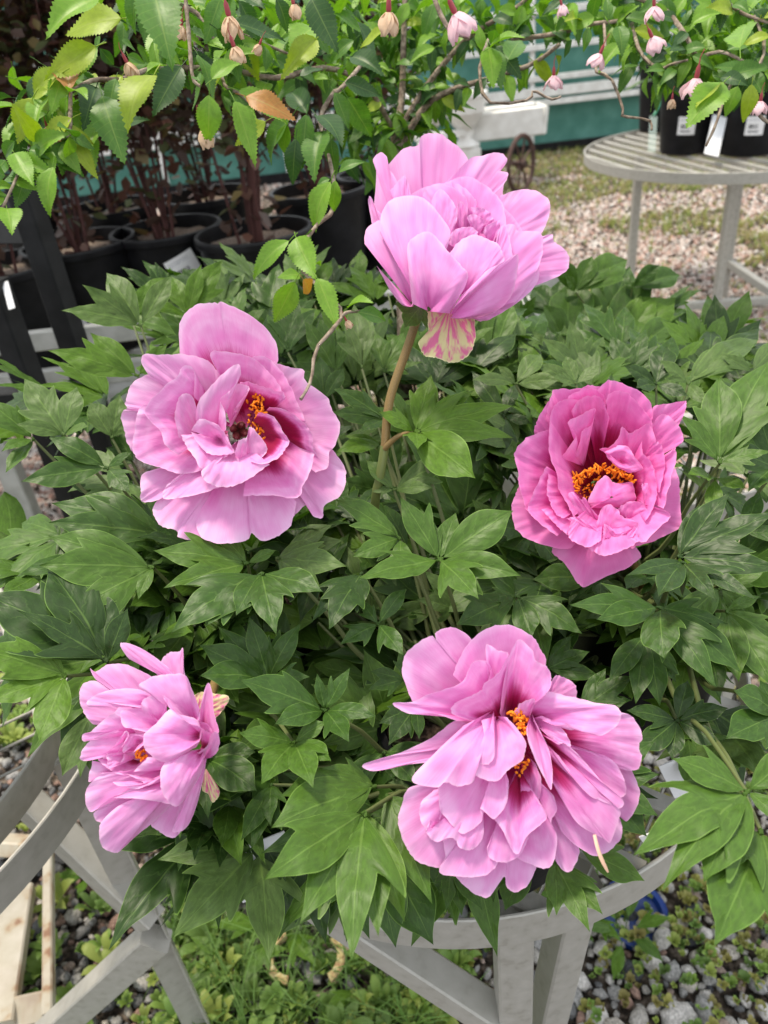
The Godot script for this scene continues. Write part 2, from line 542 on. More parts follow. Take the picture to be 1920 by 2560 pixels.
func left_bloom() -> Array:
	return [
		[880, 900, -4.2, 0.2, 0, 440, 390, -2.5, 445, 170, -2.6, 560, 60, -2.8, 690, 50, -2.7, 745, 45, -2.9, 950, 150, -3.0, 1100, 310, -3.0, 1120, 450, -3.0],
		[700, 850, -3.5, 0.2, 2, 720, 540, -2.0, 620, 440, -1.6, 450, 400, -1.5, 300, 410, -1.2, 200, 398, -1.0, 175, 460, -0.9, 235, 560, -1.2],
		[800, 900, -3.8, 0.3, 2, 215, 540, -1.8, 110, 610, -1.7, 70, 720, -1.6, 75, 780, -1.6, 110, 790, -1.5, 250, 780, -1.6],
		[760, 920, -3.6, 0.5, 0, 200, 740, -1.4, 150, 800, -1.3, 130, 920, -1.4, 115, 1060, -1.5, 180, 1150, -1.4, 330, 1190, -1.2, 450, 1232, -1.1, 610, 1200, -1.3],
		[760, 900, -4.0, 0.2, 2, 110, 780, -2.2, 40, 800, -2.2, 48, 900, -2.2, 85, 1030, -2.2, 150, 1115, -2.2, 250, 1150, -2.2],
		[730, 900, -3.0, 0.3, 0, 540, 700, -0.2, 532, 500, 0.3, 455, 490, 0.4, 430, 545, 0.4, 320, 640, 0.5, 205, 770, 0.5, 215, 840, 0.4, 305, 925, 0.2, 340, 1030, 0.0, 430, 1098, -0.4],
		[600, 1010, -2.4, 0.3, 1, 440, 980, 0.1, 412, 880, 0.4, 410, 780, 0.6, 440, 700, 0.8, 490, 672, 0.8, 545, 730, 0.7, 555, 850, 0.4],
		[700, 960, -1.8, 0.5, 1, 555, 860, 0.3, 570, 730, 0.8, 690, 585, 1.2, 835, 468, 1.2, 860, 550, 1.0, 790, 650, 0.9, 722, 712, 1.1, 755, 810, 1.2, 762, 925, 0.9],
		[800, 900, -2.0, 0.1, 1, 735, 700, 0.2, 820, 608, 0.3, 925, 630, 0.2, 880, 700, 0.2, 815, 790, 0.0, 838, 800, 0.0, 775, 895, 0.0],
		[930, 900, -3.6, -0.3, 3, 830, 612, -0.2, 900, 590, 0.0, 1000, 622, 0.2, 1140, 668, 0.2, 1172, 712, 0.0],
		[900, 850, -3.6, -0.2, 0, 700, 520, -0.9, 648, 400, -1.0, 720, 380, -1.0, 850, 400, -1.0, 960, 440, -1.0, 1070, 540, -0.8, 1140, 640, -0.6, 1172, 700, -0.6],
		[950, 880, -3.8, -0.1, 0, 900, 440, -1.6, 1010, 415, -1.7, 1130, 500, -1.7, 1195, 610, -1.5, 1260, 740, -1.3, 1315, 870, -1.2],
		[980, 900, -4.0, 0.2, 2, 1090, 450, -2.4, 1200, 495, -2.4, 1295, 505, -2.4, 1315, 590, -2.4, 1450, 690, -2.4, 1500, 790, -2.3, 1550, 900, -2.2, 1515, 1030, -2.2, 1472, 1085, -2.2, 1470, 1180, -2.2, 1380, 1220, -2.2],
		[1000, 950, -4.3, 0.2, 2, 1490, 1055, -3.0, 1580, 1180, -2.9, 1592, 1260, -2.8, 1555, 1375, -2.7, 1440, 1450, -2.7, 1430, 1530, -2.6, 1360, 1520, -2.5, 1330, 1432, -2.8, 1230, 1520, -2.8],
		[950, 900, -3.3, -0.2, 3, 1060, 768, -0.2, 1180, 788, 0.0, 1300, 880, 0.2, 1352, 950, 0.2, 1365, 1050, -0.2, 1408, 1132, -0.6],
		[950, 950, -3.3, -0.2, 0, 1320, 1000, -0.7, 1365, 1080, -0.5, 1340, 1220, -0.3, 1290, 1320, 0.0, 1252, 1395, 0.1, 1060, 1378, 0.2, 880, 1385, 0.3],
		[920, 945, -2.8, 0.2, 3, 985, 805, 0.8, 1090, 838, 1.0, 1160, 945, 1.1, 1196, 1012, 1.1, 1150, 1090, 1.3, 1040, 1160, 1.3, 930, 1145, 1.0],
		[900, 1180, -1.0, 0.3, 1, 820, 1090, 0.8, 850, 1000, 1.0, 905, 972, 1.0, 922, 905, 1.1, 975, 945, 1.1, 1045, 1060, 1.0, 1000, 1125, 0.9],
		[850, 1000, -2.5, 1.2, 1, 690, 1170, 1.0, 600, 1200, 1.2, 598, 1260, 1.3, 680, 1315, 1.3, 790, 1318, 1.3, 930, 1262, 1.2, 1060, 1165, 1.1],
		[760, 950, -2.0, 0.6, 1, 450, 960, 0.4, 470, 1010, 0.6, 530, 1100, 0.8, 600, 1195, 0.9, 700, 1165, 0.8, 760, 1110, 0.7, 810, 1090, 0.6],
		[720, 1000, -1.0, 0.5, 1, 520, 930, 0.9, 575, 850, 1.0, 660, 870, 1.0, 745, 930, 0.9, 790, 1020, 0.9, 812, 1085, 0.8, 700, 1100, 0.9, 600, 1060, 0.9, 520, 940, 0.9],
		[800, 1050, -4.0, 0.2, 2, 330, 1195, -2.4, 190, 1225, -2.2, 170, 1340, -2.0, 185, 1420, -2.0, 310, 1402, -1.9, 370, 1310, -1.9],
		[820, 1050, -3.6, 0.4, 2, 470, 1215, -1.2, 350, 1310, -1.0, 330, 1400, -0.9, 450, 1395, -0.6, 600, 1362, -0.4, 710, 1325, -0.4],
		[850, 1050, -4.2, 0.4, 2, 300, 1395, -2.6, 250, 1480, -2.2, 310, 1590, -1.8, 420, 1620, -1.7, 440, 1670, -1.6, 600, 1692, -1.5, 690, 1600, -1.6],
		[880, 1050, -4.0, 0.6, 2, 545, 1540, -1.9, 600, 1680, -1.2, 760, 1712, -1.0, 900, 1690, -1.0, 940, 1640, -1.3, 1010, 1692, -1.1, 1120, 1660, -1.2, 1210, 1580, -1.5, 1245, 1420, -1.8],
	]


func right_bloom() -> Array:
	return [
		[850, 950, -5.0, 0.0, 0, 700, 300, -2.0, 855, 100, -1.8, 960, 78, -1.8, 1140, 150, -1.8, 1260, 250, -1.8, 1290, 400, -2.0],
		[800, 900, -5.0, 0.0, 0, 350, 420, -2.2, 400, 230, -2.0, 440, 150, -2.0, 600, 150, -2.0, 740, 115, -2.0, 860, 130, -2.2],
		[700, 950, -5.0, 0.0, 0, 430, 200, -2.3, 330, 330, -2.0, 280, 440, -2.0, 265, 540, -2.2, 330, 700, -2.5],
		[750, 1000, -5.0, 0.3, 0, 390, 500, -1.2, 220, 555, -1.0, 110, 660, -0.8, 88, 740, -0.8, 120, 850, -0.6, 125, 960, -0.6, 165, 1110, -0.5, 210, 1200, -0.5, 330, 1150, -0.8],
		[850, 1150, -5.0, 0.8, 2, 130, 990, -1.6, 80, 1100, -1.5, 65, 1220, -1.4, 100, 1350, -1.3, 180, 1430, -1.2, 330, 1490, -1.0, 560, 1530, -1.0, 620, 1450, -1.2],
		[850, 1300, -4.0, 0.9, 1, 480, 1460, -2.8, 412, 1550, -2.4, 530, 1660, -1.8, 620, 1800, -1.2, 700, 1858, -1.0, 900, 1760, -1.2, 1070, 1690, -1.4, 1182, 1595, -2.0, 1130, 1500, -2.6],
		[950, 1150, -5.0, 0.8, 2, 1100, 1525, -1.0, 1300, 1455, -0.9, 1470, 1375, -0.9, 1535, 1310, -1.0, 1520, 1150, -1.2, 1515, 930, -1.4, 1480, 830, -1.7],
		[950, 900, -5.0, 0.0, 2, 1280, 420, -2.2, 1290, 300, -2.2, 1420, 275, -2.0, 1550, 250, -1.8, 1578, 268, -1.7, 1555, 370, -1.8, 1510, 460, -2.0],
		[950, 950, -5.0, 0.2, 2, 1280, 450, -1.4, 1350, 370, -1.2, 1430, 385, -1.1, 1515, 470, -1.0, 1552, 560, -1.0, 1530, 620, -1.0, 1440, 670, -1.2],
		[1000, 1000, -4.6, 0.2, 2, 1440, 700, -0.5, 1478, 655, -0.4, 1492, 740, -0.3, 1450, 900, 0.0, 1410, 1060, 0.2, 1372, 1180, 0.3, 1330, 1050, 0.0],
		[1000, 1000, -4.5, 0.0, 0, 1300, 600, -0.8, 1350, 620, -0.5, 1390, 740, -0.3, 1385, 870, -0.2, 1345, 1040, 0.0],
		[900, 870, -4.8, -0.6, 0, 860, 330, -1.4, 900, 200, -1.2, 1000, 160, -1.1, 1100, 210, -1.1, 1220, 340, -1.1, 1285, 470, -1.1, 1260, 640, -1.5],
		[830, 880, -4.8, -0.6, 0, 530, 260, -1.5, 600, 180, -1.4, 740, 140, -1.4, 850, 190, -1.4, 890, 290, -1.4],
		[800, 880, -4.6, -0.6, 0, 580, 340, -1.2, 650, 240, -1.1, 750, 205, -1.0, 850, 240, -1.0, 910, 400, -1.2],
		[750, 900, -4.8, -0.6, 0, 400, 680, -1.0, 385, 480, -1.0, 430, 300, -1.0, 520, 240, -1.0, 645, 235, -1.1],
		[800, 1050, -4.7, -0.3, 0, 400, 420, -0.8, 385, 560, -0.5, 400, 740, -0.2, 450, 860, 0.0, 475, 1010, 0.2, 540, 1130, 0.4, 600, 1250, 0.5],
		[800, 1100, -4.5, 0.2, 0, 370, 815, -0.3, 310, 920, 0.0, 250, 1060, 0.3, 208, 1170, 0.4, 240, 1240, 0.5, 350, 1340, 0.7, 460, 1415, 0.8],
		[800, 1080, -4.2, 0.0, 0, 390, 880, 0.0, 368, 1000, 0.3, 390, 1110, 0.5, 450, 1230, 0.7, 515, 1265, 0.8],
		[850, 1100, -4.2, 0.2, 0, 325, 1185, 0.5, 390, 1260, 0.8, 470, 1340, 1.0, 555, 1415, 1.1],
		[850, 1100, -3.8, 0.9, 2, 580, 1290, 0.8, 555, 1390, 1.2, 590, 1460, 1.3, 730, 1512, 1.4, 840, 1450, 1.3],
		[900, 1150, -3.6, 1.2, 2, 725, 1510, 1.1, 790, 1565, 1.3, 880, 1588, 1.4, 1010, 1545, 1.4, 1110, 1500, 1.3, 1180, 1450, 1.1],
		[1000, 1100, -4.0, 0.9, 2, 1120, 1420, 1.1, 1200, 1475, 1.0, 1340, 1350, 0.9, 1440, 1240, 0.8, 1370, 1185, 0.8],
		[1000, 1000, -4.2, 0.0, 0, 1190, 600, -0.8, 1205, 700, -0.4, 1270, 780, -0.2, 1310, 900, 0.0, 1325, 1060, 0.3, 1280, 1190, 0.5, 1220, 1290, 0.6],
		[820, 1330, -1.0, 0.1, 1, 560, 1190, -0.4, 550, 1060, -0.2, 600, 1040, -0.2, 665, 1100, -0.2, 700, 1085, -0.2, 760, 1180, -0.1, 850, 1290, 0.0],
		[900, 1390, 0.2, 0.1, 1, 790, 1340, 0.2, 830, 1200, 0.3, 900, 1140, 0.3, 970, 1180, 0.4, 1040, 1260, 0.4, 1158, 1305, 0.4, 1100, 1390, 0.4],
		[1080, 1300, -1.0, 0.1, 1, 975, 1190, -0.4, 1040, 1135, -0.3, 1160, 1120, -0.2, 1242, 1180, -0.1, 1205, 1295, 0.0],
		[930, 1080, 0.1, 0.4, 1, 760, 1172, -1.0, 728, 1110, -1.4, 790, 980, -1.5, 880, 898, -1.6, 960, 960, -1.5, 1095, 950, -1.6, 1125, 1010, -1.5, 1130, 1110, -1.2, 990, 1172, -0.8, 760, 1172, -1.0],
		[690, 800, -3.4, 0.1, 2, 490, 740, -1.8, 560, 660, -1.2, 620, 540, -0.9, 550, 440, -0.9, 620, 390, -0.9, 700, 350, -1.0, 792, 315, -1.1, 750, 460, -1.1, 680, 500, -1.2, 650, 620, -1.3, 610, 712, -1.8],
		[1060, 800, -3.4, 0.1, 2, 820, 665, -1.4, 920, 640, -1.0, 990, 560, -0.8, 1020, 478, -0.8, 1090, 525, -0.9, 1170, 490, -0.9, 1250, 450, -1.0, 1310, 600, -1.2, 1210, 830, -1.5],
		[1010, 770, -1.4, 0.4, 1, 865, 690, -0.9, 960, 645, -0.7, 1070, 640, -0.6, 1130, 730, -0.6, 1200, 830, -0.9, 1100, 872, -0.8, 1000, 832, -0.8, 910, 760, -0.9, 865, 690, -0.9],
		[960, 1460, 0.6, 0.1, 1, 850, 1418, 1.1, 865, 1325, 1.0, 905, 1330, 1.0, 980, 1385, 1.0, 1070, 1370, 1.0, 1158, 1322, 1.0, 1110, 1425, 1.1],
		[800, 1420, 0.2, 0.1, 1, 545, 1268, 0.6, 620, 1250, 0.5, 740, 1310, 0.5, 855, 1390, 0.7, 810, 1430, 0.9],
		[1220, 1180, -0.6, 0.0, 1, 1200, 1040, -0.3, 1190, 975, -0.3, 1240, 965, -0.3, 1265, 1060, -0.2, 1262, 1180, 0.0, 1200, 1130, -0.1, 1165, 1105, -0.2],
	]


func top_bloom() -> Array:
	return [
		[520, 1300, -3.0, -0.2, 1, 215, 290, -3.6, 330, 160, -4.0, 440, 130, -4.0, 480, 55, -4.2, 590, 40, -4.2, 700, 100, -4.2, 830, 240, -4.0, 840, 500, -3.0],
		[650, 900, -3.0, 0.0, 1, 650, 430, -3.0, 840, 240, -3.4, 950, 212, -3.4, 1050, 185, -3.3, 1128, 230, -3.3, 1110, 290, -3.2, 1055, 330, -3.1, 1132, 340, -3.1, 1130, 390, -3.0, 1100, 450, -3.0, 1090, 600, -2.8],
		[900, 1000, -2.0, 0.2, 1, 1080, 520, -2.6, 1200, 480, -2.8, 1330, 475, -2.8, 1440, 540, -2.6, 1462, 620, -2.4, 1430, 740, -2.2, 1390, 812, -2.0],
		[950, 1150, -1.5, 0.2, 1, 1400, 830, -2.0, 1480, 818, -2.0, 1490, 870, -2.0, 1570, 930, -2.0, 1605, 1000, -2.0, 1590, 1090, -1.8, 1500, 1150, -1.6, 1350, 1210, -1.4],
		[350, 950, -1.5, 0.2, 1, 110, 600, -2.0, 125, 330, -2.2, 100, 250, -2.3, 150, 185, -2.3, 206, 220, -2.3, 210, 290, -2.2, 280, 400, -2.0, 310, 540, -1.6],
		[350, 800, -1.4, 0.1, 1, 230, 480, -1.6, 300, 400, -1.8, 350, 370, -1.8, 388, 500, -1.5, 390, 600, -1.4],
		[800, 900, -0.6, -0.1, 1, 480, 520, -1.0, 520, 450, -1.1, 640, 430, -1.1, 760, 480, -1.0, 825, 570, -0.8, 820, 750, -0.5],
		[850, 900, -1.0, -0.2, 1, 640, 430, -1.4, 720, 390, -1.6, 830, 370, -1.6, 950, 430, -1.4, 1070, 540, -1.1, 1117, 680, -0.6, 1115, 810, -0.2],
		[830, 850, -0.8, -0.1, 1, 700, 410, -1.3, 790, 450, -1.3, 870, 530, -1.2, 897, 580, -1.0, 870, 660, -0.8],
		[640, 880, 0.2, 0.3, 1, 545, 610, 0.0, 560, 530, -0.2, 620, 470, -0.3, 690, 530, -0.2, 735, 610, 0.0, 747, 690, 0.2, 700, 830, 0.5],
		[900, 850, -0.8, 0.1, 1, 820, 690, -0.2, 860, 660, -0.2, 920, 680, -0.1, 957, 730, -0.1, 890, 788, 0.0],
		[900, 800, -1.3, 0.1, 1, 850, 610, -0.6, 940, 613, -0.6, 1010, 665, -0.5, 1030, 712, -0.4],
		[1000, 900, -0.6, 0.1, 1, 945, 800, 0.2, 975, 745, 0.2, 1072, 713, 0.1, 1065, 790, 0.2, 1030, 872, 0.3],
		[780, 940, 0.1, 0.1, 1, 675, 890, 0.6, 710, 800, 0.5, 780, 763, 0.4, 860, 763, 0.3, 907, 802, 0.4],
		[780, 850, -0.7, 0.0, 1, 735, 650, -0.4, 760, 570, -0.4, 800, 590, -0.4, 795, 745, -0.2],
		[860, 900, -1.6, 0.0, 0, 720, 780, -0.9, 740, 700, -1.0, 840, 640, -1.1, 960, 690, -1.1, 1040, 790, -1.0, 1000, 870, -0.9],
		[450, 1300, 2.4, 1.4, 1, 150, 800, 1.2, 165, 660, 0.8, 240, 550, 0.6, 400, 518, 0.7, 510, 552, 0.9, 600, 650, 1.4, 692, 790, 2.0, 670, 920, 2.4],
		[400, 1350, 1.0, 1.0, 1, 35, 890, 0.4, 48, 780, 0.2, 170, 700, 0.4, 180, 810, 1.0, 300, 930, 2.0, 380, 1060, 2.6, 405, 1330, 2.2, 350, 1370, 1.6, 260, 1290, 1.0, 130, 1060, 0.6],
		[200, 900, 0.3, 0.2, 1, 90, 735, -0.2, 63, 560, -0.4, 85, 530, -0.4, 125, 620, 0.0, 182, 690, 0.4, 165, 810, 0.6],
		[530, 1385, 2.6, 0.9, 1, 402, 1350, 2.8, 375, 1100, 3.4, 365, 900, 3.2, 430, 830, 3.0, 500, 798, 3.0, 570, 825, 3.2, 680, 950, 3.8, 780, 1060, 4.0, 832, 1140, 4.0, 770, 1290, 3.8, 690, 1425, 3.2],
		[800, 1300, 2.4, 1.0, 1, 685, 970, 2.4, 760, 870, 2.1, 880, 818, 1.9, 970, 850, 1.9, 1062, 890, 2.1, 1090, 950, 2.4, 1110, 1010, 2.6, 1060, 1110, 3.0],
		[1000, 1200, 1.5, 0.2, 1, 1040, 910, 1.6, 1060, 800, 1.2, 1117, 743, 1.0, 1150, 850, 1.2, 1178, 1000, 1.6],
		[700, 1440, 2.8, 0.9, 1, 770, 1290, 3.4, 900, 1170, 3.8, 980, 1090, 3.8, 1080, 1040, 3.6, 1190, 973, 3.0, 1216, 1000, 2.8, 1200, 1150, 2.6, 1150, 1310, 2.4, 1020, 1422, 2.4, 870, 1462, 2.5, 740, 1466, 2.7],
		[880, 1400, 1.0, 0.8, 1, 1120, 740, 0.2, 1180, 738, 0.0, 1220, 790, 0.0, 1380, 800, -0.4, 1405, 920, -0.2, 1380, 1040, 0.2, 1300, 1200, 0.6, 1190, 1340, 0.9],
		[850, 1400, 0.6, 0.7, 1, 1380, 1050, -0.4, 1360, 1190, 0.0, 1250, 1310, 0.4, 1100, 1412, 0.8, 960, 1482, 1.2, 860, 1465, 1.4],
		[560, 1250, -2.0, 0.0, 1, 180, 700, -1.6, 400, 500, -2.2, 700, 420, -2.6, 1000, 520, -2.4, 1250, 800, -1.8, 1250, 1150, -1.2],
	]


func side_bloom() -> Array:
	return [
		[900, 950, -2.4, 0.2, 2, 790, 440, -2.0, 600, 345, -2.2, 480, 312, -2.2, 350, 325, -2.0, 235, 392, -1.6, 178, 360, -1.5, 215, 440, -1.5, 270, 500, -1.6, 400, 560, -1.8],
		[900, 950, -2.6, 0.2, 2, 380, 560, -2.6, 240, 485, -2.6, 110, 512, -2.4, 70, 620, -2.2, 90, 740, -2.1, 160, 860, -2.1, 240, 918, -2.2, 400, 850, -2.4],
		[1050, 520, -2.5, 0.1, 1, 970, 420, -2.6, 840, 348, -2.6, 700, 285, -2.5, 570, 270, -2.4, 485, 150, -2.3, 500, 103, -2.3, 640, 140, -2.4, 780, 220, -2.6, 900, 310, -2.7, 1010, 400, -2.7],
		[1080, 650, -2.6, 0.1, 1, 840, 430, -2.8, 838, 350, -2.8, 900, 260, -3.0, 960, 200, -3.0, 1060, 193, -3.0, 1097, 158, -3.0, 1105, 350, -2.9, 1130, 490, -2.7],
		[1200, 900, -1.6, 0.8, 1, 900, 620, 0.2, 780, 612, 0.4, 685, 560, 0.6, 668, 510, 0.6, 800, 440, 0.3, 960, 418, 0.0, 1115, 425, -0.4, 1185, 570, -0.8, 1262, 760, -1.2],
		[1200, 900, -1.2, 0.5, 1, 1260, 780, -1.0, 1250, 870, -0.8, 1040, 830, 0.4, 930, 700, 0.6, 890, 600, 0.4, 960, 560, 0.0],
		[900, 740, -1.0, 0.4, 1, 700, 752, 0.2, 500, 722, 0.3, 280, 690, 0.2, 160, 742, 0.2, 150, 690, 0.2, 240, 620, 0.1, 400, 570, 0.0, 620, 558, -0.2, 800, 620, -0.4],
		[930, 920, -0.6, 0.3, 1, 690, 765, 0.4, 690, 680, 0.5, 780, 630, 0.4, 900, 618, 0.3, 935, 690, 0.5, 860, 870, 0.9, 760, 845, 0.8],
		[1270, 1020, 0.0, 0.9, 2, 720, 1000, 1.6, 830, 900, 1.5, 960, 768, 1.2, 1060, 815, 0.9, 1250, 880, 0.3, 1245, 1100, 0.5, 1180, 1160, 0.9, 1000, 1272, 1.5, 860, 1272, 1.7, 750, 1190, 1.7, 704, 1110, 1.7, 720, 1000, 1.6],
		[1280, 1170, 0.0, 0.8, 2, 1180, 1170, 0.8, 920, 1290, 1.4, 870, 1480, 1.7, 900, 1600, 1.7, 960, 1680, 1.6, 1040, 1722, 1.4, 1160, 1590, 1.0, 1290, 1360, 0.4, 1295, 1230, 0.1],
		[1290, 1150, -2.2, -0.2, 0, 1250, 900, -1.8, 1280, 680, -1.8, 1340, 498, -1.6, 1388, 600, -1.4, 1400, 780, -1.1, 1452, 980, -0.7, 1390, 1002, -0.3, 1320, 970, -0.2, 1262, 940, -0.8],
		[1310, 1250, -1.4, 0.3, 1, 1168, 1190, 0.3, 1230, 1190, 0.5, 1330, 1130, 0.6, 1370, 1020, 0.4, 1425, 980, 0.0, 1458, 1060, -0.4, 1440, 1170, -0.7, 1385, 1235, -0.9],
		[1290, 1100, -2.6, 0.0, 0, 1240, 880, -1.6, 1330, 900, -1.4, 1400, 1000, -1.2, 1420, 1100, -1.2, 1330, 1200, -1.2, 1240, 1220, -1.2],
		[1100, 1400, -1.0, 0.6, 2, 600, 1650, 0.0, 440, 1730, 0.2, 290, 1880, 0.3, 270, 2020, 0.2, 310, 2130, 0.0, 430, 2182, -0.2, 500, 2140, -0.4, 650, 2000, -0.8, 800, 1880, -1.0, 985, 1710, -1.2],
		[1000, 1350, -1.0, 0.5, 2, 300, 1390, 0.2, 180, 1500, 0.1, 128, 1620, 0.0, 185, 1778, 0.0, 350, 1660, 0.4, 500, 1600, 0.6, 770, 1612, 0.6],
		[1000, 1450, -1.2, 0.3, 2, 400, 1650, -0.1, 216, 1790, -0.2, 300, 1882, -0.2, 500, 1740, 0.0],
		[1250, 1350, -2.4, 0.2, 1, 900, 1750, -2.2, 778, 1890, -2.2, 860, 1970, -2.2, 980, 2032, -2.1, 1060, 1990, -2.1, 1160, 1800, -2.2],
		[1300, 1250, -2.0, 0.2, 1, 1180, 1580, -1.6, 1090, 1720, -1.6, 1010, 1900, -1.5, 993, 1972, -1.4, 1090, 1962, -1.6, 1180, 1850, -1.8, 1262, 1600, -2.0, 1332, 1260, -2.0],
		[1000, 1350, 0.0, 0.4, 1, 600, 1385, 0.8, 700, 1290, 0.9, 770, 1235, 0.9, 915, 1280, 1.1, 890, 1430, 1.3, 680, 1532, 1.2],
		[850, 1460, 0.1, 0.2, 1, 385, 1400, 0.6, 480, 1390, 0.6, 620, 1440, 0.8, 705, 1500, 0.9, 480, 1522, 0.9, 400, 1482, 0.7],
		[1050, 1420, -0.4, 0.6, 1, 470, 1515, 0.5, 660, 1548, 0.9, 890, 1430, 1.0, 900, 1600, 1.1, 980, 1700, 1.0, 700, 1650, 0.9, 400, 1640, 0.5],
		[750, 1150, -1.2, 0.3, 2, 430, 1000, -0.4, 280, 1010, -0.3, 150, 1100, -0.2, 80, 1220, -0.2, 110, 1272, -0.2, 250, 1252, 0.0, 360, 1200, 0.1],
		[620, 1000, -0.8, 0.2, 1, 540, 930, 0.2, 440, 798, 0.1, 300, 880, 0.0, 190, 980, 0.0, 105, 1010, 0.0, 120, 1082, 0.0, 280, 1022, 0.1, 430, 970, 0.2],
		[900, 950, -0.8, 0.2, 1, 800, 1010, 0.7, 600, 955, 0.5, 510, 930, 0.4, 480, 790, 0.2, 600, 755, 0.1, 720, 765, 0.2, 850, 870, 0.5],
		[680, 1080, -0.6, 0.3, 1, 508, 1195, 0.5, 500, 1150, 0.5, 570, 1010, 0.4, 720, 1028, 0.5, 712, 1110, 0.7, 600, 1195, 0.7],
		[520, 1080, -0.4, 0.1, 1, 345, 1180, 0.4, 430, 1110, 0.5, 530, 978, 0.5, 562, 1020, 0.6, 520, 1100, 0.6, 470, 1160, 0.6, 445, 1222, 0.5],
		[680, 1250, -1.4, 0.0, 0, 250, 1250, -0.3, 330, 1330, -0.1, 450, 1390, 0.0, 610, 1372, 0.0, 745, 1240, 0.1],
		[640, 1240, -1.2, 0.1, 2, 340, 1190, -0.1, 350, 1280, 0.1, 380, 1342, 0.2, 470, 1300, 0.1, 512, 1200, 0.0],
		[850, 1400, -1.2, 0.2, 2, 200, 1270, -0.6, 165, 1480, -0.4, 300, 1380, -0.2, 440, 1372, 0.0],
		[1100, 1050, -2.4, 0.2, 2, 500, 700, -1.6, 350, 900, -1.2, 300, 1150, -1.0, 350, 1450, -0.8, 550, 1650, -0.9, 900, 1700, -1.2],
	]


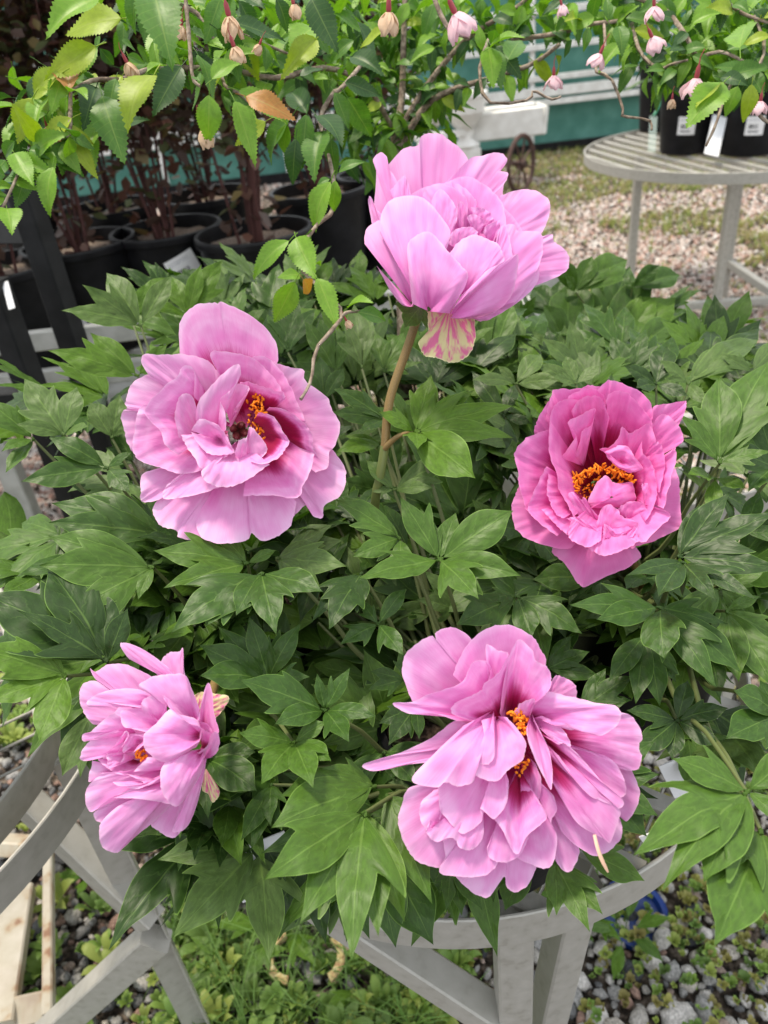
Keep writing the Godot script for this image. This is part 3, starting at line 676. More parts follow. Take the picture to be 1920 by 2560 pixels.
func open_bloom() -> Array:
	return [
		[900, 680, -4.0, 0.1, 0, 300, 490, -2.5, 245, 330, -2.6, 270, 210, -2.6, 400, 113, -2.6, 437, 140, -2.6, 440, 90, -2.7, 530, 66, -2.8, 640, 130, -2.8, 720, 300, -3.0],
		[880, 650, -3.8, 0.1, 0, 535, 340, -1.8, 560, 270, -2.0, 650, 130, -2.2, 820, 48, -2.4, 980, 110, -2.4, 1040, 190, -2.4, 1072, 270, -2.4, 1020, 420, -2.6],
		[840, 600, -3.2, 0.2, 0, 560, 605, -1.2, 420, 560, -0.8, 280, 562, -0.6, 188, 503, -0.5, 300, 495, -0.8, 390, 455, -1.0, 480, 425, -1.0, 590, 378, -1.1, 640, 280, -1.2, 700, 253, -1.2, 752, 290, -1.2, 730, 400, -1.4],
		[830, 600, -3.0, 0.0, 0, 640, 600, -1.0, 530, 562, -0.4, 540, 508, -0.2, 640, 458, -0.2, 695, 430, -0.3, 720, 385, -0.3, 800, 325, -0.4, 855, 225, -0.6, 825, 400, -0.8, 805, 560, -1.4],
		[800, 480, -2.4, 0.1, 1, 735, 345, -1.2, 725, 168, -1.4, 790, 198, -1.2, 855, 218, -1.0, 825, 320, -0.8, 770, 375, -0.9],
		[870, 620, -3.2, 0.2, 0, 808, 570, -1.8, 825, 330, -1.6, 890, 165, -1.5, 925, 138, -1.4, 990, 190, -1.2, 1010, 258, -1.0, 1072, 288, -0.8, 1102, 360, -0.7, 1090, 425, -0.7, 1030, 482, -0.8, 920, 535, -1.2],
		[950, 650, -2.4, 0.1, 2, 888, 548, -1.0, 930, 500, -0.8, 1005, 478, -0.8, 990, 545, -0.8, 965, 612, -1.0],
		[1000, 600, -3.2, 0.0, 2, 1080, 435, -2.8, 1120, 348, -2.8, 1175, 353, -2.8, 1242, 400, -2.8, 1246, 475, -2.8],
		[990, 580, -2.8, 0.6, 2, 1010, 465, -1.4, 1060, 438, -1.3, 1200, 460, -1.0, 1350, 498, -0.6, 1470, 518, -0.4, 1502, 570, -0.2, 1480, 630, -0.2, 1380, 692, -0.2, 1310, 640, -0.4, 1200, 655, -0.8, 1090, 605, -1.4],
		[990, 680, -3.6, 0.2, 0, 1250, 560, -2.6, 1520, 558, -2.2, 1590, 610, -2.1, 1628, 690, -2.0, 1603, 750, -2.0, 1622, 810, -2.0, 1600, 882, -2.0, 1500, 880, -2.2, 1250, 790, -2.6],
		[1000, 720, -3.8, 0.2, 0, 1420, 800, -2.8, 1530, 840, -2.6, 1605, 980, -2.5, 1605, 1060, -2.4, 1550, 1172, -2.4, 1490, 1150, -2.4, 1280, 920, -2.8],
		[1000, 680, -3.0, 0.3, 0, 1230, 765, -1.8, 1400, 800, -1.6, 1480, 860, -1.5, 1528, 960, -1.4, 1525, 1035, -1.4, 1440, 1040, -1.4, 1280, 910, -1.8],
		[1000, 660, -2.8, 0.5, 0, 1140, 740, -0.9, 1180, 735, -0.8, 1240, 780, -0.7, 1330, 880, -0.6, 1400, 960, -0.5, 1513, 1060, -0.5, 1492, 1112, -0.5, 1420, 1040, -0.6, 1340, 1047, -0.6, 1220, 925, -0.8, 1150, 810, -1.0],
		[1000, 740, -2.6, 0.5, 0, 1140, 800, -1.2, 1330, 1030, -0.8, 1492, 1110, -0.6, 1482, 1200, -0.6, 1442, 1302, -0.7, 1390, 1275, -0.8, 1250, 1190, -1.0, 1130, 1000, -1.4],
		[980, 780, -3.4, 0.3, 0, 1500, 1170, -2.2, 1512, 1250, -2.1, 1470, 1322, -2.0, 1370, 1382, -1.8, 1290, 1352, -1.8, 1200, 1285, -1.9, 1130, 1190, -2.2, 1050, 1000, -2.6],
		[990, 570, -2.2, 0.3, 1, 958, 650, -0.5, 968, 720, -0.2, 1010, 830, 0.0, 1060, 930, 0.1, 1102, 998, 0.1, 1108, 880, 0.0, 1085, 760, -0.2, 1035, 670, -0.5, 1000, 600, -0.9],
		[990, 600, -2.4, 0.2, 2, 1080, 690, -1.2, 1160, 735, -0.9, 1217, 748, -0.8, 1175, 660, -1.0, 1100, 598, -1.2, 1040, 575, -1.4],
		[830, 720, -3.0, 0.3, 2, 610, 615, -1.8, 540, 608, -1.8, 430, 690, -1.6, 250, 780, -1.3, 120, 820, -1.1, 13, 858, -1.0, 60, 892, -1.0, 160, 882, -1.0, 300, 852, -1.2, 420, 845, -1.4],
		[760, 560, -1.8, 0.7, 1, 600, 630, -0.8, 430, 790, -0.2, 298, 945, 0.3, 440, 985, 0.4, 490, 958, 0.5, 560, 982, 0.5, 640, 965, 0.5, 665, 920, 0.4, 650, 858, 0.3, 740, 855, 0.4, 778, 780, 0.2, 740, 680, -0.4],
		[790, 590, -1.8, 0.5, 1, 700, 600, -1.0, 720, 780, 0.2, 665, 880, 0.3, 680, 925, 0.4, 780, 952, 0.4, 850, 890, 0.4, 930, 832, 0.2, 957, 740, 0.0, 915, 660, -0.4, 845, 583, -0.8],
		[790, 800, -2.2, 0.4, 1, 450, 980, -0.8, 465, 1120, -0.6, 530, 1200, -0.5, 590, 1255, -0.4, 700, 1185, -0.2, 692, 1110, -0.1, 770, 1168, 0.0, 842, 1085, -0.1, 858, 950, -0.4],
		[760, 900, -3.0, 0.3, 2, 430, 968, -2.4, 290, 985, -2.3, 240, 1080, -2.2, 220, 1200, -2.0, 260, 1320, -1.8, 312, 1398, -1.7, 440, 1452, -1.6, 490, 1380, -1.6, 500, 1200, -1.8],
		[680, 980, -2.0, 0.3, 1, 430, 998, -1.4, 350, 1080, -1.3, 348, 1170, -1.2, 390, 1260, -1.0, 430, 1292, -0.8, 520, 1275, -0.8, 540, 1150, -1.0],
		[450, 1190, -0.9, 0.0, 1, 465, 1058, -0.7, 472, 1140, -0.6, 430, 1205, -0.5, 383, 1242, -0.5, 400, 1175, -0.6],
		[680, 1000, -1.6, 0.3, 1, 385, 1252, -0.6, 440, 1302, -0.5, 530, 1275, -0.5, 580, 1338, -0.5, 650, 1343, -0.5, 708, 1275, -0.5, 712, 1170, -0.6],
		[800, 1000, -2.6, 0.3, 2, 470, 1270, -1.6, 490, 1385, -1.3, 458, 1475, -1.2, 600, 1503, -1.0, 720, 1493, -1.0, 792, 1425, -1.0, 820, 1250, -1.4],
		[880, 1050, -3.0, 0.3, 2, 540, 1490, -2.0, 620, 1572, -1.8, 690, 1617, -1.7, 750, 1612, -1.7, 828, 1505, -1.7, 845, 1560, -1.7, 892, 1592, -1.7, 960, 1552, -1.7, 1015, 1460, -1.8, 1030, 1380, -2.0],
		[910, 900, -2.4, 0.3, 0, 800, 1220, -1.2, 733, 1330, -0.9, 760, 1402, -0.8, 850, 1417, -0.8, 925, 1372, -0.8, 970, 1280, -0.9],
		[920, 900, -2.2, 0.3, 0, 768, 1165, -0.4, 820, 1230, -0.3, 870, 1340, -0.3, 912, 1373, -0.3, 960, 1272, -0.4, 1060, 1185, -0.5, 1072, 1140, -0.6, 1030, 1080, -0.9, 930, 1080, -1.2],
		[930, 860, -2.8, 0.2, 0, 900, 1390, -1.6, 1040, 1453, -1.4, 1112, 1422, -1.4, 1135, 1270, -1.4, 1100, 1190, -1.4, 1132, 1120, -1.4, 1112, 1030, -1.6, 1040, 995, -1.9],
		[950, 800, -3.0, 0.1, 0, 848, 1000, -1.6, 880, 1085, -1.4, 940, 1098, -1.3, 1020, 1080, -1.4, 1045, 950, -1.8, 1010, 850, -2.2],
		[1020, 1000, -3.0, 0.2, 2, 1100, 1230, -2.4, 1120, 1392, -2.2, 1192, 1477, -2.1, 1242, 1430, -2.2, 1262, 1340, -2.3, 1210, 1260, -2.4],
		[920, 700, -3.9, 0.0, 0, 560, 640, -2.6, 600, 420, -2.8, 800, 330, -3.0, 1050, 400, -3.0, 1250, 560, -3.0],
		[920, 720, -3.9, 0.0, 0, 1250, 560, -3.0, 1300, 800, -2.9, 1150, 1100, -2.7, 900, 1250, -2.6, 600, 1150, -2.6, 560, 850, -2.6],
	]


func dep(y: float) -> float:
	var t := [[600.0, 1.02], [750.0, 0.92], [900.0, 0.80], [1050.0, 0.72], [1250.0, 0.67], [1450.0, 0.62], [1650.0, 0.585], [1850.0, 0.55], [2000.0, 0.525], [2150.0, 0.515], [2400.0, 0.53]]
	if y <= t[0][0]:
		return t[0][1]
	for i in t.size() - 1:
		if y < t[i + 1][0]:
			return lerpf(t[i][1], t[i + 1][1], (y - t[i][0]) / (t[i + 1][0] - t[i][0]))
	return t[-1][1]


# One leaflet from p0 to p1. kind: 0 entire, 1 and 2 one side lobe, 3 both, 4 three deep lobes. Rows follow the side veins, so lobes point forward as the veins do.
func leaflet(b: MB, p0: Vector3, p1: Vector3, hint: Vector3, kind: int, wr: float, arch: float, fold: float, sd: int) -> void:
	var axis := p1 - p0
	var l := axis.length()
	var t := axis / l
	var n := (hint - t * hint.dot(t)).normalized()
	var s := t.cross(n)
	wr *= 0.69
	if kind == 0 and (sd * 7) % 10 < 4:
		kind = 1 + sd % 3
	var nu := 26 if kind == 0 else 38
	var nv := 4
	var ph := float(sd)
	var wl := 0.5 + 0.06 * sin(ph * 3.1)
	var lobe_at := [0.30 + 0.07 * sin(ph * 1.3), 0.34 + 0.07 * cos(ph * 2.1)]
	var lobe_len := [0.45 + 0.05 * sin(ph * 5.0), 0.43 + 0.06 * cos(ph * 4.0)]
	var rows := []
	var uvs := []
	var reach := []
	for r in nu + 1:
		var u := float(r) / nu
		var both := []
		for side in 2:
			var main := wr * pow(sin(PI * pow(u, 0.70 + 0.1 * wl)), 0.95) * (1.0 - 0.12 * u)
			if u >= 1.0:
				main = 0.0
			var has := kind == 3 or kind == 4 or kind == side + 1
			var lo := 0.0
			if has:
				var c: float = lobe_at[side]
				if kind == 4:
					c -= 0.08
				var d := (u - c) / (0.28 if u < c else 0.085)
				lo = pow(maxf(0.0, 1.0 - absf(d)), 1.4) if u >= c else maxf(0.0, cos(clampf(d, -1.0, 0.0) * PI / 2))
				lo *= float(lobe_len[side]) * (1.2 if kind == 4 else 1.0)
				if u >= c:
					main *= 0.84
			both.append(maxf(main / 0.72, lo))
		reach.append(both)
	for r in nu + 1:
		var u := float(r) / nu
		var row := PackedVector3Array()
		var ur := PackedVector2Array()
		var va := deg_to_rad(lerpf(50.0, 26.0, u))
		for k in range(-nv, nv + 1):
			var side := 0 if k < 0 else 1
			var f := absf(k) / nv
			var ext: float = reach[r][side] * f
			var x := ext * sin(va) * (-1.0 if k < 0 else 1.0)
			var y := u + ext * cos(va) * (1.0 - 0.75 * u * u)
			y = minf(y, u + (1.0 - u) * 0.98)
			var z := arch * 4.0 * y * (1.0 - y) + fold * absf(x) - fold * 0.9 * x * x / maxf(wr, 0.1)
			z += 0.036 * noise.get_noise_2d(x * 2.4 + ph * 7.0, y * 2.0) + 0.006 * f * f * sin(u * 17.0 + ph)
			row.append(p0 + (t * y + s * x + n * z) * l)
			ur.append(Vector2(u, 0.5 + 0.5 * float(k) / nv))
		rows.append(row)
		uvs.append(ur)
	b.grid(rows, uvs)


func facing(p: Vector3, up_share := 0.62) -> Vector3:
	return (Vector3.UP * up_share + (EYE - p).normalized() * (1.0 - up_share * 0.55)).normalized()


var plants := []
var soils := []


# a whole leaf: one node on its stalk with a fan of leaflets
func leaf(e: Array, i: int) -> void:
	var d: float = dep(e[2]) + e[3] * 0.01
	var node := at(e[1], e[2], d)
	var b := MB.new()
	var r := RandomNumberGenerator.new()
	r.seed = 900 + i
	for k in range(5, e.size(), 5):
		var tip := at(e[k], e[k + 1], d - e[k + 2] * 0.01)
		var l := (tip - node).length()
		var start := node.lerp(tip, 0.05)
		var hint := facing(node, r.randf_range(0.45, 0.75)) + Vector3(r.randf_range(-1, 1), 0, r.randf_range(-1, 1)) * 0.22
		leaflet(b, start, tip, hint, int(e[k + 3]), e[k + 4] * r.randf_range(0.95, 1.08), r.randf_range(0.03, 0.10), r.randf_range(0.10, 0.34), r.randi_range(0, 60))
		b.tube([node, start], [0.0011, 0.0009], 5, false)
	var pl: Node3D = plants[int(e[0])]
	var tint := int(e[4])
	if r.randf() < 0.34:
		tint = [4, 1, 2, 4, 0, 3, 5, 1][r.randi_range(0, 7)]
	var o := built(pl, "leaf", b, M["leaf_%d" % tint])
	stalk(o, node, int(e[0]), r)


func stalk(o: Node3D, node: Vector3, pi: int, r: RandomNumberGenerator) -> void:
	var root: Vector3 = soils[pi] + Vector3(r.randf_range(-0.03, 0.03), 0, r.randf_range(-0.03, 0.03))
	var mid := node.lerp(root, 0.45) + Vector3(0, -0.03, 0)
	var b := MB.new()
	b.tube(catmull([node + Vector3(0, -0.001, 0), node.lerp(mid, 0.5) + Vector3(0, 0.004, 0), mid, root], 9), [0.0011, 0.0013, 0.0015, 0.0017, 0.0019, 0.0021, 0.0022, 0.0023, 0.0024, 0.0025], 6, false)
	for k in b.v.size():
		b.v[k] -= plants[pi].global_position
	part(o, "stalk", b.mesh(), M.stalk)


func leaf_list() -> Array:
	return [
		# upper left, behind the left bloom
		[1, 352, 815, -8, 2, 205, 711, 3, 2, 0.30, 266, 681, -1, 0, 0.34, 153, 774, 4, 2, 0.30, 430, 690, -2, 0, 0.30],
		[1, 345, 940, -2, 3, 119, 875, 3, 2, 0.30, 156, 915, 3, 0, 0.2, 225, 832, 0, 0, 0.30, 420, 860, 0, 0, 0.3],
		[1, 470, 790, -6, 3, 558, 649, -2, 0, 0.30, 503, 660, 0, 0, 0.28, 360, 762, 3, 0, 0.26, 430, 690, -1, 0, 0.3],
		[1, 330, 800, 2, 3, 428, 690, -2, 0, 0.34, 380, 700, 0, 0, 0.3, 270, 730, 0, 0, 0.3],
		[1, 160, 1088, -4, 2, 60, 945, -1, 3, 0.36, 192, 967, -1, 0, 0.38, 222, 1066, 2, 0, 0.32, 40, 1060, 2, 0, 0.3],
		[1, 85, 1098, -3, 0, -40, 1000, 1, 3, 0.40, 3, 1130, 3, 2, 0.34, 14, 1182, 3, 0, 0.30],
		[1, 268, 1170, -3, 1, 122, 1094, 1, 0, 0.34, 52, 1203, 3, 2, 0.32, 325, 1232, 2, 0, 0.40, 330, 1130, 0, 0, 0.3],
		[1, 280, 1095, 2, 2, 222, 1006, 0, 0, 0.46, 300, 985, -1, 0, 0.36, 340, 1030, 0, 0, 0.34],
		[1, 410, 1335, -2, 1, 121, 1306, 3, 2, 0.30, 185, 1244, 0, 1, 0.34, 128, 1256, 1, 0, 0.3],
		[1, 384, 1418, -5, 0, 98, 1414, 3, 2, 0.36, 173, 1528, 4, 3, 0.34, 120, 1340, 0, 0, 0.3, 345, 1500, 2, 0, 0.3],
		[1, 268, 1655, -5, 0, 40, 1526, 2, 0, 0.22, -50, 1480, 1, 3, 0.40, 118, 1418, -2, 2, 0.38, 250, 1470, -2, 0, 0.36, 320, 1520, 0, 0, 0.34],
		[1, 165, 1688, -6, 3, -60, 1620, 2, 3, 0.40, -40, 1760, 3, 3, 0.36, 98, 1856, 4, 2, 0.42, 60, 1590, 0, 0, 0.3],
		[1, 250, 1700, 2, 1, 150, 1880, 2, 0, 0.36, 175, 1860, 2, 0, 0.3],
		[1, 230, 1780, 2, 2, 155, 1940, 3, 0, 0.34, 200, 1945, 3, 3, 0.30, 240, 1950, 2, 0, 0.3],
		# centre, below the left bloom
		[1, 619, 1408, -6, 0, 382, 1376, 2, 2, 0.30, 408, 1470, 4, 3, 0.30, 540, 1330, -1, 0, 0.3, 690, 1375, 0, 0, 0.32],
		[1, 654, 1432, -7, 3, 807, 1478, 3, 0, 0.34, 518, 1564, 4, 3, 0.34, 690, 1584, 5, 3, 0.36, 428, 1584, 4, 3, 0.36, 590, 1538, 4, 0, 0.34],
		[0, 690, 1395, -4, 0, 868, 1416, 3, 3, 0.32, 800, 1360, 0, 0, 0.34, 790, 1460, 3, 2, 0.3],
		[0, 905, 1432, -5, 0, 822, 1574, 5, 3, 0.34, 897, 1532, 3, 0, 0.34, 778, 1556, 4, 0, 0.26],
		[1, 671, 1699, -3, 1, 498, 1612, 2, 0, 0.34, 498, 1690, 3, 0, 0.34, 622, 1540, 0, 4, 0.34, 752, 1557, 0, 1, 0.32, 775, 1692, 2, 0, 0.32, 545, 1565, 0, 0, 0.3],
		[0, 812, 1776, -4, 1, 599, 1700, 2, 0, 0.36, 685, 1812, 3, 0, 0.34, 877, 1668, 0, 1, 0.30, 792, 1682, 0, 0, 0.26, 941, 1792, 2, 0, 0.32, 874, 1858, 4, 2, 0.30],
		[1, 735, 1856, -4, 0, 596, 1832, 2, 2, 0.34, 652, 1962, 5, 0, 0.38, 694, 1926, 3, 0, 0.38, 784, 1972, 5, 3, 0.36, 828, 1902, 3, 0, 0.36, 816, 1804, 0, 0, 0.38],
		[1, 515, 1895, 1, 1, 642, 1978, 3, 0, 0.42, 520, 2046, 4, 0, 0.30, 640, 1880, 0, 0, 0.4],
		[0, 940, 1965, -3, 0, 677, 2070, 5, 0, 0.34, 800, 1920, 1, 0, 0.36, 700, 1990, 3, 0, 0.36],
		[0, 680, 1960, 1, 1, 602, 2104, 4, 0, 0.26, 628, 2128, 4, 0, 0.24, 677, 2066, 3, 0, 0.3],
		[0, 914, 2028, -5, 0, 660, 2197, 6, 2, 0.32, 749, 2312, 6, 0, 0.26, 880, 2406, 7, 4, 0.26, 946, 2342, 6, 0, 0.26],
		[0, 918, 2030, -3, 3, 1012, 2306, 5, 0, 0.26, 960, 2200, 2, 0, 0.3, 790, 2160, 3, 0, 0.3],
		[0, 966, 1985, -2, 0, 1081, 2260, 4, 3, 0.30, 1000, 2130, 2, 0, 0.36, 1100, 2100, 1, 0, 0.36],
		[0, 930, 2080, 3, 1, 1084, 2362, 4, 3, 0.42, 990, 2370, 4, 2, 0.34, 860, 2340, 3, 0, 0.3],
		[0, 1128, 2140, 0, 1, 1116, 2282, 3, 0, 0.30, 1154, 2290, 3, 0, 0.30, 1206, 2276, 3, 0, 0.30],
		[0, 1325, 2150, 0, 1, 1262, 2276, 3, 0, 0.40, 1240, 2180, 1, 0, 0.4],
		[0, 1385, 2150, -1, 0, 1391, 2290, 3, 0, 0.32, 1475, 2330, 4, 4, 0.30, 1507, 2286, 3, 0, 0.32],
		[0, 1445, 2120, -1, 0, 1612, 2202, 2, 1, 0.40, 1500, 2050, 0, 0, 0.36],
		[0, 1480, 1960, 0, 1, 1650, 1936, 1, 3, 0.36, 1646, 2040, 2, 3, 0.40, 1618, 2092, 2, 0, 0.36, 1640, 1850, 0, 3, 0.3],
		# right-hand corner
		[2, 1869, 1979, -9, 0, 1582, 2140, 4, 4, 0.28, 1654, 2226, 5, 0, 0.22, 1759, 2208, 5, 0, 0.30, 1678, 1896, 0, 2, 0.36, 1990, 1880, 0, 0, 0.40, 1960, 2060, 2, 0, 0.3],
		[2, 1903, 2074, -9, 0, 1787, 2365, 6, 1, 0.34, 1765, 2226, 4, 0, 0.2, 1960, 2360, 5, 0, 0.3],
		[2, 1650, 1518, -5, 1, 1423, 1512, 1, 2, 0.28, 1490, 1550, 2, 0, 0.3, 1662, 1650, 4, 0, 0.46, 1791, 1722, 4, 4, 0.30, 1853, 1680, 3, 0, 0.30, 1819, 1560, 1, 0, 0.26],
		[2, 1613, 1586, -1, 1, 1521, 1705, 2, 0, 0.30, 1589, 1760, 3, 0, 0.30, 1650, 1765, 3, 3, 0.34, 1690, 1705, 2, 0, 0.34, 1570, 1640, 0, 0, 0.3],
		[2, 1693, 1801, 0, 1, 1564, 1777, 0, 0, 0.34, 1720, 1700, -1, 0, 0.40, 1822, 1770, 1, 0, 0.36, 1601, 1880, 2, 0, 0.38, 1797, 1864, 2, 0, 0.42, 1680, 1900, 2, 0, 0.36],
		[2, 1945, 1788, -2, 1, 1834, 1726, 1, 0, 0.44, 1812, 1848, 2, 0, 0.40, 1900, 1700, 0, 0, 0.4],
		[2, 1816, 1525, -3, 0, 1940, 1730, 4, 3, 0.34, 1847, 1705, 4, 0, 0.32, 1950, 1600, 2, 0, 0.36, 1900, 1490, 0, 0, 0.3],
		[0, 1450, 1775, 2, 1, 1589, 1690, 0, 4, 0.32, 1582, 1750, 1, 0, 0.28, 1515, 1670, -1, 0, 0.28],
		[0, 1367, 1672, 3, 1, 1475, 1629, 0, 3, 0.34, 1429, 1589, -1, 0, 0.3, 1500, 1690, 1, 0, 0.3],
		[0, 1293, 1490, 0, 1, 1456, 1585, 3, 3, 0.36, 1330, 1594, 3, 0, 0.40, 1140, 1562, 3, 3, 0.40, 1200, 1500, 1, 0, 0.3],
		[0, 1012, 1700, 0, 1, 925, 1678, 1, 0, 0.34, 918, 1725, 2, 3, 0.30, 1000, 1620, -1, 0, 0.3],
		[0, 1041, 1764, 0, 0, 946, 1808, 2, 2, 0.36, 971, 1864, 3, 0, 0.32, 1048, 1848, 3, 0, 0.24],
		[0, 960, 1880, 2, 1, 870, 1960, 2, 0, 0.4, 1040, 1960, 2, 0, 0.4, 1060, 1880, 1, 0, 0.4],
		# middle
		[0, 1099, 1400, -5, 0, 1000, 1242, -1, 2, 0.30, 895, 1448, 4, 2, 0.30, 1283, 1277, 0, 0, 0.36, 1304, 1440, 3, 2, 0.30, 1197, 1498, 5, 4, 0.34, 1050, 1270, -2, 0, 0.28, 1140, 1280, -2, 0, 0.3],
		[0, 1038, 1080, -7, 0, 1285, 1016, 1, 0, 0.26, 1285, 1094, 3, 0, 0.24, 1190, 1197, 6, 0, 0.38, 1078, 938, -2, 1, 0.34, 945, 1030, 2, 2, 0.36, 1186, 974, -1, 0, 0.26, 1044, 1125, 4, 0, 0.36],
		[0, 965, 1050, -4, 1, 832, 970, 1, 2, 0.34, 828, 1030, 2, 0, 0.26, 900, 1080, 2, 0, 0.3],
		[0, 955, 1110, -2, 1, 840, 1130, 2, 0, 0.30, 950, 1130, 1, 0, 0.3, 860, 1090, 0, 0, 0.26],
		[0, 985, 1225, -3, 2, 1122, 1150, 0, 2, 0.36, 1086, 1220, 2, 0, 0.30, 915, 1150, 0, 0, 0.36, 930, 1230, 0, 0, 0.34],
		[0, 1020, 1370, 3, 1, 850, 1240, 0, 0, 0.36, 920, 1330, 2, 2, 0.34, 960, 1260, 0, 0, 0.3, 880, 1380, 2, 0, 0.3],
		[0, 1000, 1345, -5, 0, 838, 1248, 0, 0, 0.34, 880, 1392, 2, 2, 0.32, 1010, 1450, 3, 0, 0.34, 930, 1290, -1, 0, 0.3],
		[0, 945, 1560, -4, 1, 1015, 1470, -1, 0, 0.32, 850, 1610, 2, 3, 0.34, 1010, 1640, 3, 2, 0.32, 900, 1500, -1, 0, 0.3],
		[0, 700, 1400, 2, 2, 830, 1310, 0, 2, 0.36, 780, 1400, 1, 0, 0.34, 860, 1350, 0, 0, 0.3],
		[2, 1799, 1158, -6, 0, 1795, 943, -3, 1, 0.34, 1925, 905, -4, 2, 0.28, 1700, 1035, 0, 0, 0.32, 1905, 1005, -2, 0, 0.34, 1930, 1130, 1, 0, 0.3],
		[2, 1788, 1196, -3, 3, 1718, 1186, 2, 0, 0.36, 1865, 1220, 2, 0, 0.40, 1780, 1290, 2, 0, 0.3],
		[2, 1940, 1170, -4, 1, 1835, 1130, 1, 0, 0.44, 1880, 1010, -2, 0, 0.34, 1870, 1230, 2, 0, 0.4],
		[2, 1695, 1392, -7, 0, 1824, 1232, -1, 0, 0.26, 1945, 1282, 1, 2, 0.26, 1960, 1425, 3, 1, 0.26, 1750, 1260, -2, 0, 0.24],
		[2, 1707, 1405, -8, 0, 1612, 1446, 2, 3, 0.36, 1645, 1492, 3, 0, 0.34, 1793, 1502, 4, 4, 0.26, 1892, 1500, 4, 0, 0.24, 1565, 1440, 2, 0, 0.2],
		[2, 1800, 1470, -2, 0, 1920, 1420, 1, 3, 0.36, 1700, 1560, 2, 0, 0.4, 1890, 1560, 2, 2, 0.36],
		[2, 1500, 1440, 3, 1, 1420, 1540, 2, 3, 0.40, 1560, 1560, 3, 3, 0.40, 1330, 1450, 1, 0, 0.36, 1500, 1520, 2, 0, 0.36],
		[2, 1330, 1330, 4, 1, 1240, 1420, 2, 0, 0.36, 1400, 1420, 2, 0, 0.4, 1280, 1250, 0, 0, 0.36, 1200, 1330, 2, 0, 0.34],
		[2, 1860, 1330, 0, 1, 1960, 1340, 1, 0, 0.4, 1800, 1350, 1, 0, 0.4, 1900, 1230, -1, 0, 0.36],
		# low ridge of leaves between the right bloom and the plant behind
		[2, 1290, 960, -3, 2, 1243, 915, 0, 0, 0.34, 1353, 884, -2, 0, 0.38, 1180, 950, 1, 0, 0.3, 1400, 950, 2, 0, 0.34],
		[2, 1440, 960, -2, 2, 1414, 890, -1, 0, 0.42, 1500, 915, 0, 0, 0.40, 1380, 940, 1, 0, 0.36, 1340, 910, 0, 0, 0.3],
		[2, 1640, 960, -1, 2, 1560, 915, 0, 0, 0.36, 1666, 868, -2, 0, 0.44, 1720, 990, 2, 0, 0.36, 1590, 970, 2, 0, 0.4],
		[2, 1720, 960, -1, 2, 1830, 872, -3, 0, 0.28, 1897, 850, -4, 2, 0.24, 1650, 900, 0, 0, 0.34, 1760, 1010, 2, 0, 0.36],
		[2, 1880, 930, -3, 2, 1800, 885, -1, 0, 0.34, 1960, 850, -2, 0, 0.34, 1950, 980, 2, 0, 0.4],
		[2, 1260, 1040, 2, 0, 1180, 930, -2, 0, 0.30, 1290, 960, -2, 0, 0.32, 1330, 1060, 1, 0, 0.34, 1250, 1150, 3, 0, 0.36],
		# upright leaves behind the top bloom's stem
		[0, 905, 920, -2, 2, 885, 760, -3, 0, 0.26, 930, 790, -2, 0, 0.24, 860, 800, -1, 0, 0.24],
		[0, 840, 930, 2, 0, 800, 790, -2, 0, 0.26, 760, 800, -1, 2, 0.28, 870, 830, -1, 0, 0.26],
		[0, 960, 930, 2, 0, 1010, 830, -2, 0, 0.28, 1060, 905, 1, 0, 0.22, 930, 820, -2, 0, 0.26],
		[0, 1090, 960, 2, 2, 1198, 893, -2, 1, 0.30, 1130, 880, -2, 0, 0.3, 1040, 900, -1, 0, 0.3],
		[0, 720, 880, 0, 1, 700, 760, -3, 0, 0.28, 790, 770, -2, 0, 0.28, 660, 800, -1, 0, 0.26, 745, 740, -3, 0, 0.24],
		[0, 810, 1000, 2, 1, 860, 920, -1, 0, 0.34, 745, 920, 0, 0, 0.32, 800, 890, -2, 0, 0.3],
		[0, 690, 760, 4, 0, 640, 680, -3, 0, 0.28, 735, 670, -3, 0, 0.28, 610, 720, -1, 0, 0.26],
		[0, 780, 740, 6, 3, 740, 640, -4, 0, 0.28, 830, 650, -3, 0, 0.28, 880, 710, 0, 0, 0.3],
	]


func back_list() -> Array:
	# the paler, smoother plant on the table behind: node, tips
	return [
		[1420, 880, [1415, 712], [1458, 700], [1360, 760], [1500, 815], [1350, 870]],
		[1500, 830, [1530, 660], [1575, 665], [1637, 702], [1460, 720], [1620, 790]],
		[1545, 850, [1640, 742], [1690, 745], [1560, 740], [1480, 800]],
		[1580, 880, [1600, 800], [1683, 805], [1660, 860], [1520, 870], [1562, 826]],
		[1690, 880, [1715, 778], [1755, 792], [1660, 835], [1630, 850]],
		[1745, 880, [1805, 780], [1858, 792], [1810, 840], [1700, 830]],
		[1440, 730, [1570, 648], [1520, 650], [1480, 640], [1400, 650], [1412, 690]],
		[1580, 720, [1700, 688], [1650, 662], [1640, 700], [1560, 690]],
		[1345, 850, [1275, 826], [1290, 870], [1330, 790], [1260, 800], [1380, 800]],
		[1300, 800, [1230, 770], [1280, 740], [1340, 740], [1250, 830]],
		[1390, 780, [1330, 720], [1400, 700], [1450, 740], [1330, 760]],
		[1830, 880, [1880, 830], [1900, 870], [1790, 830], [1850, 820]],
	]


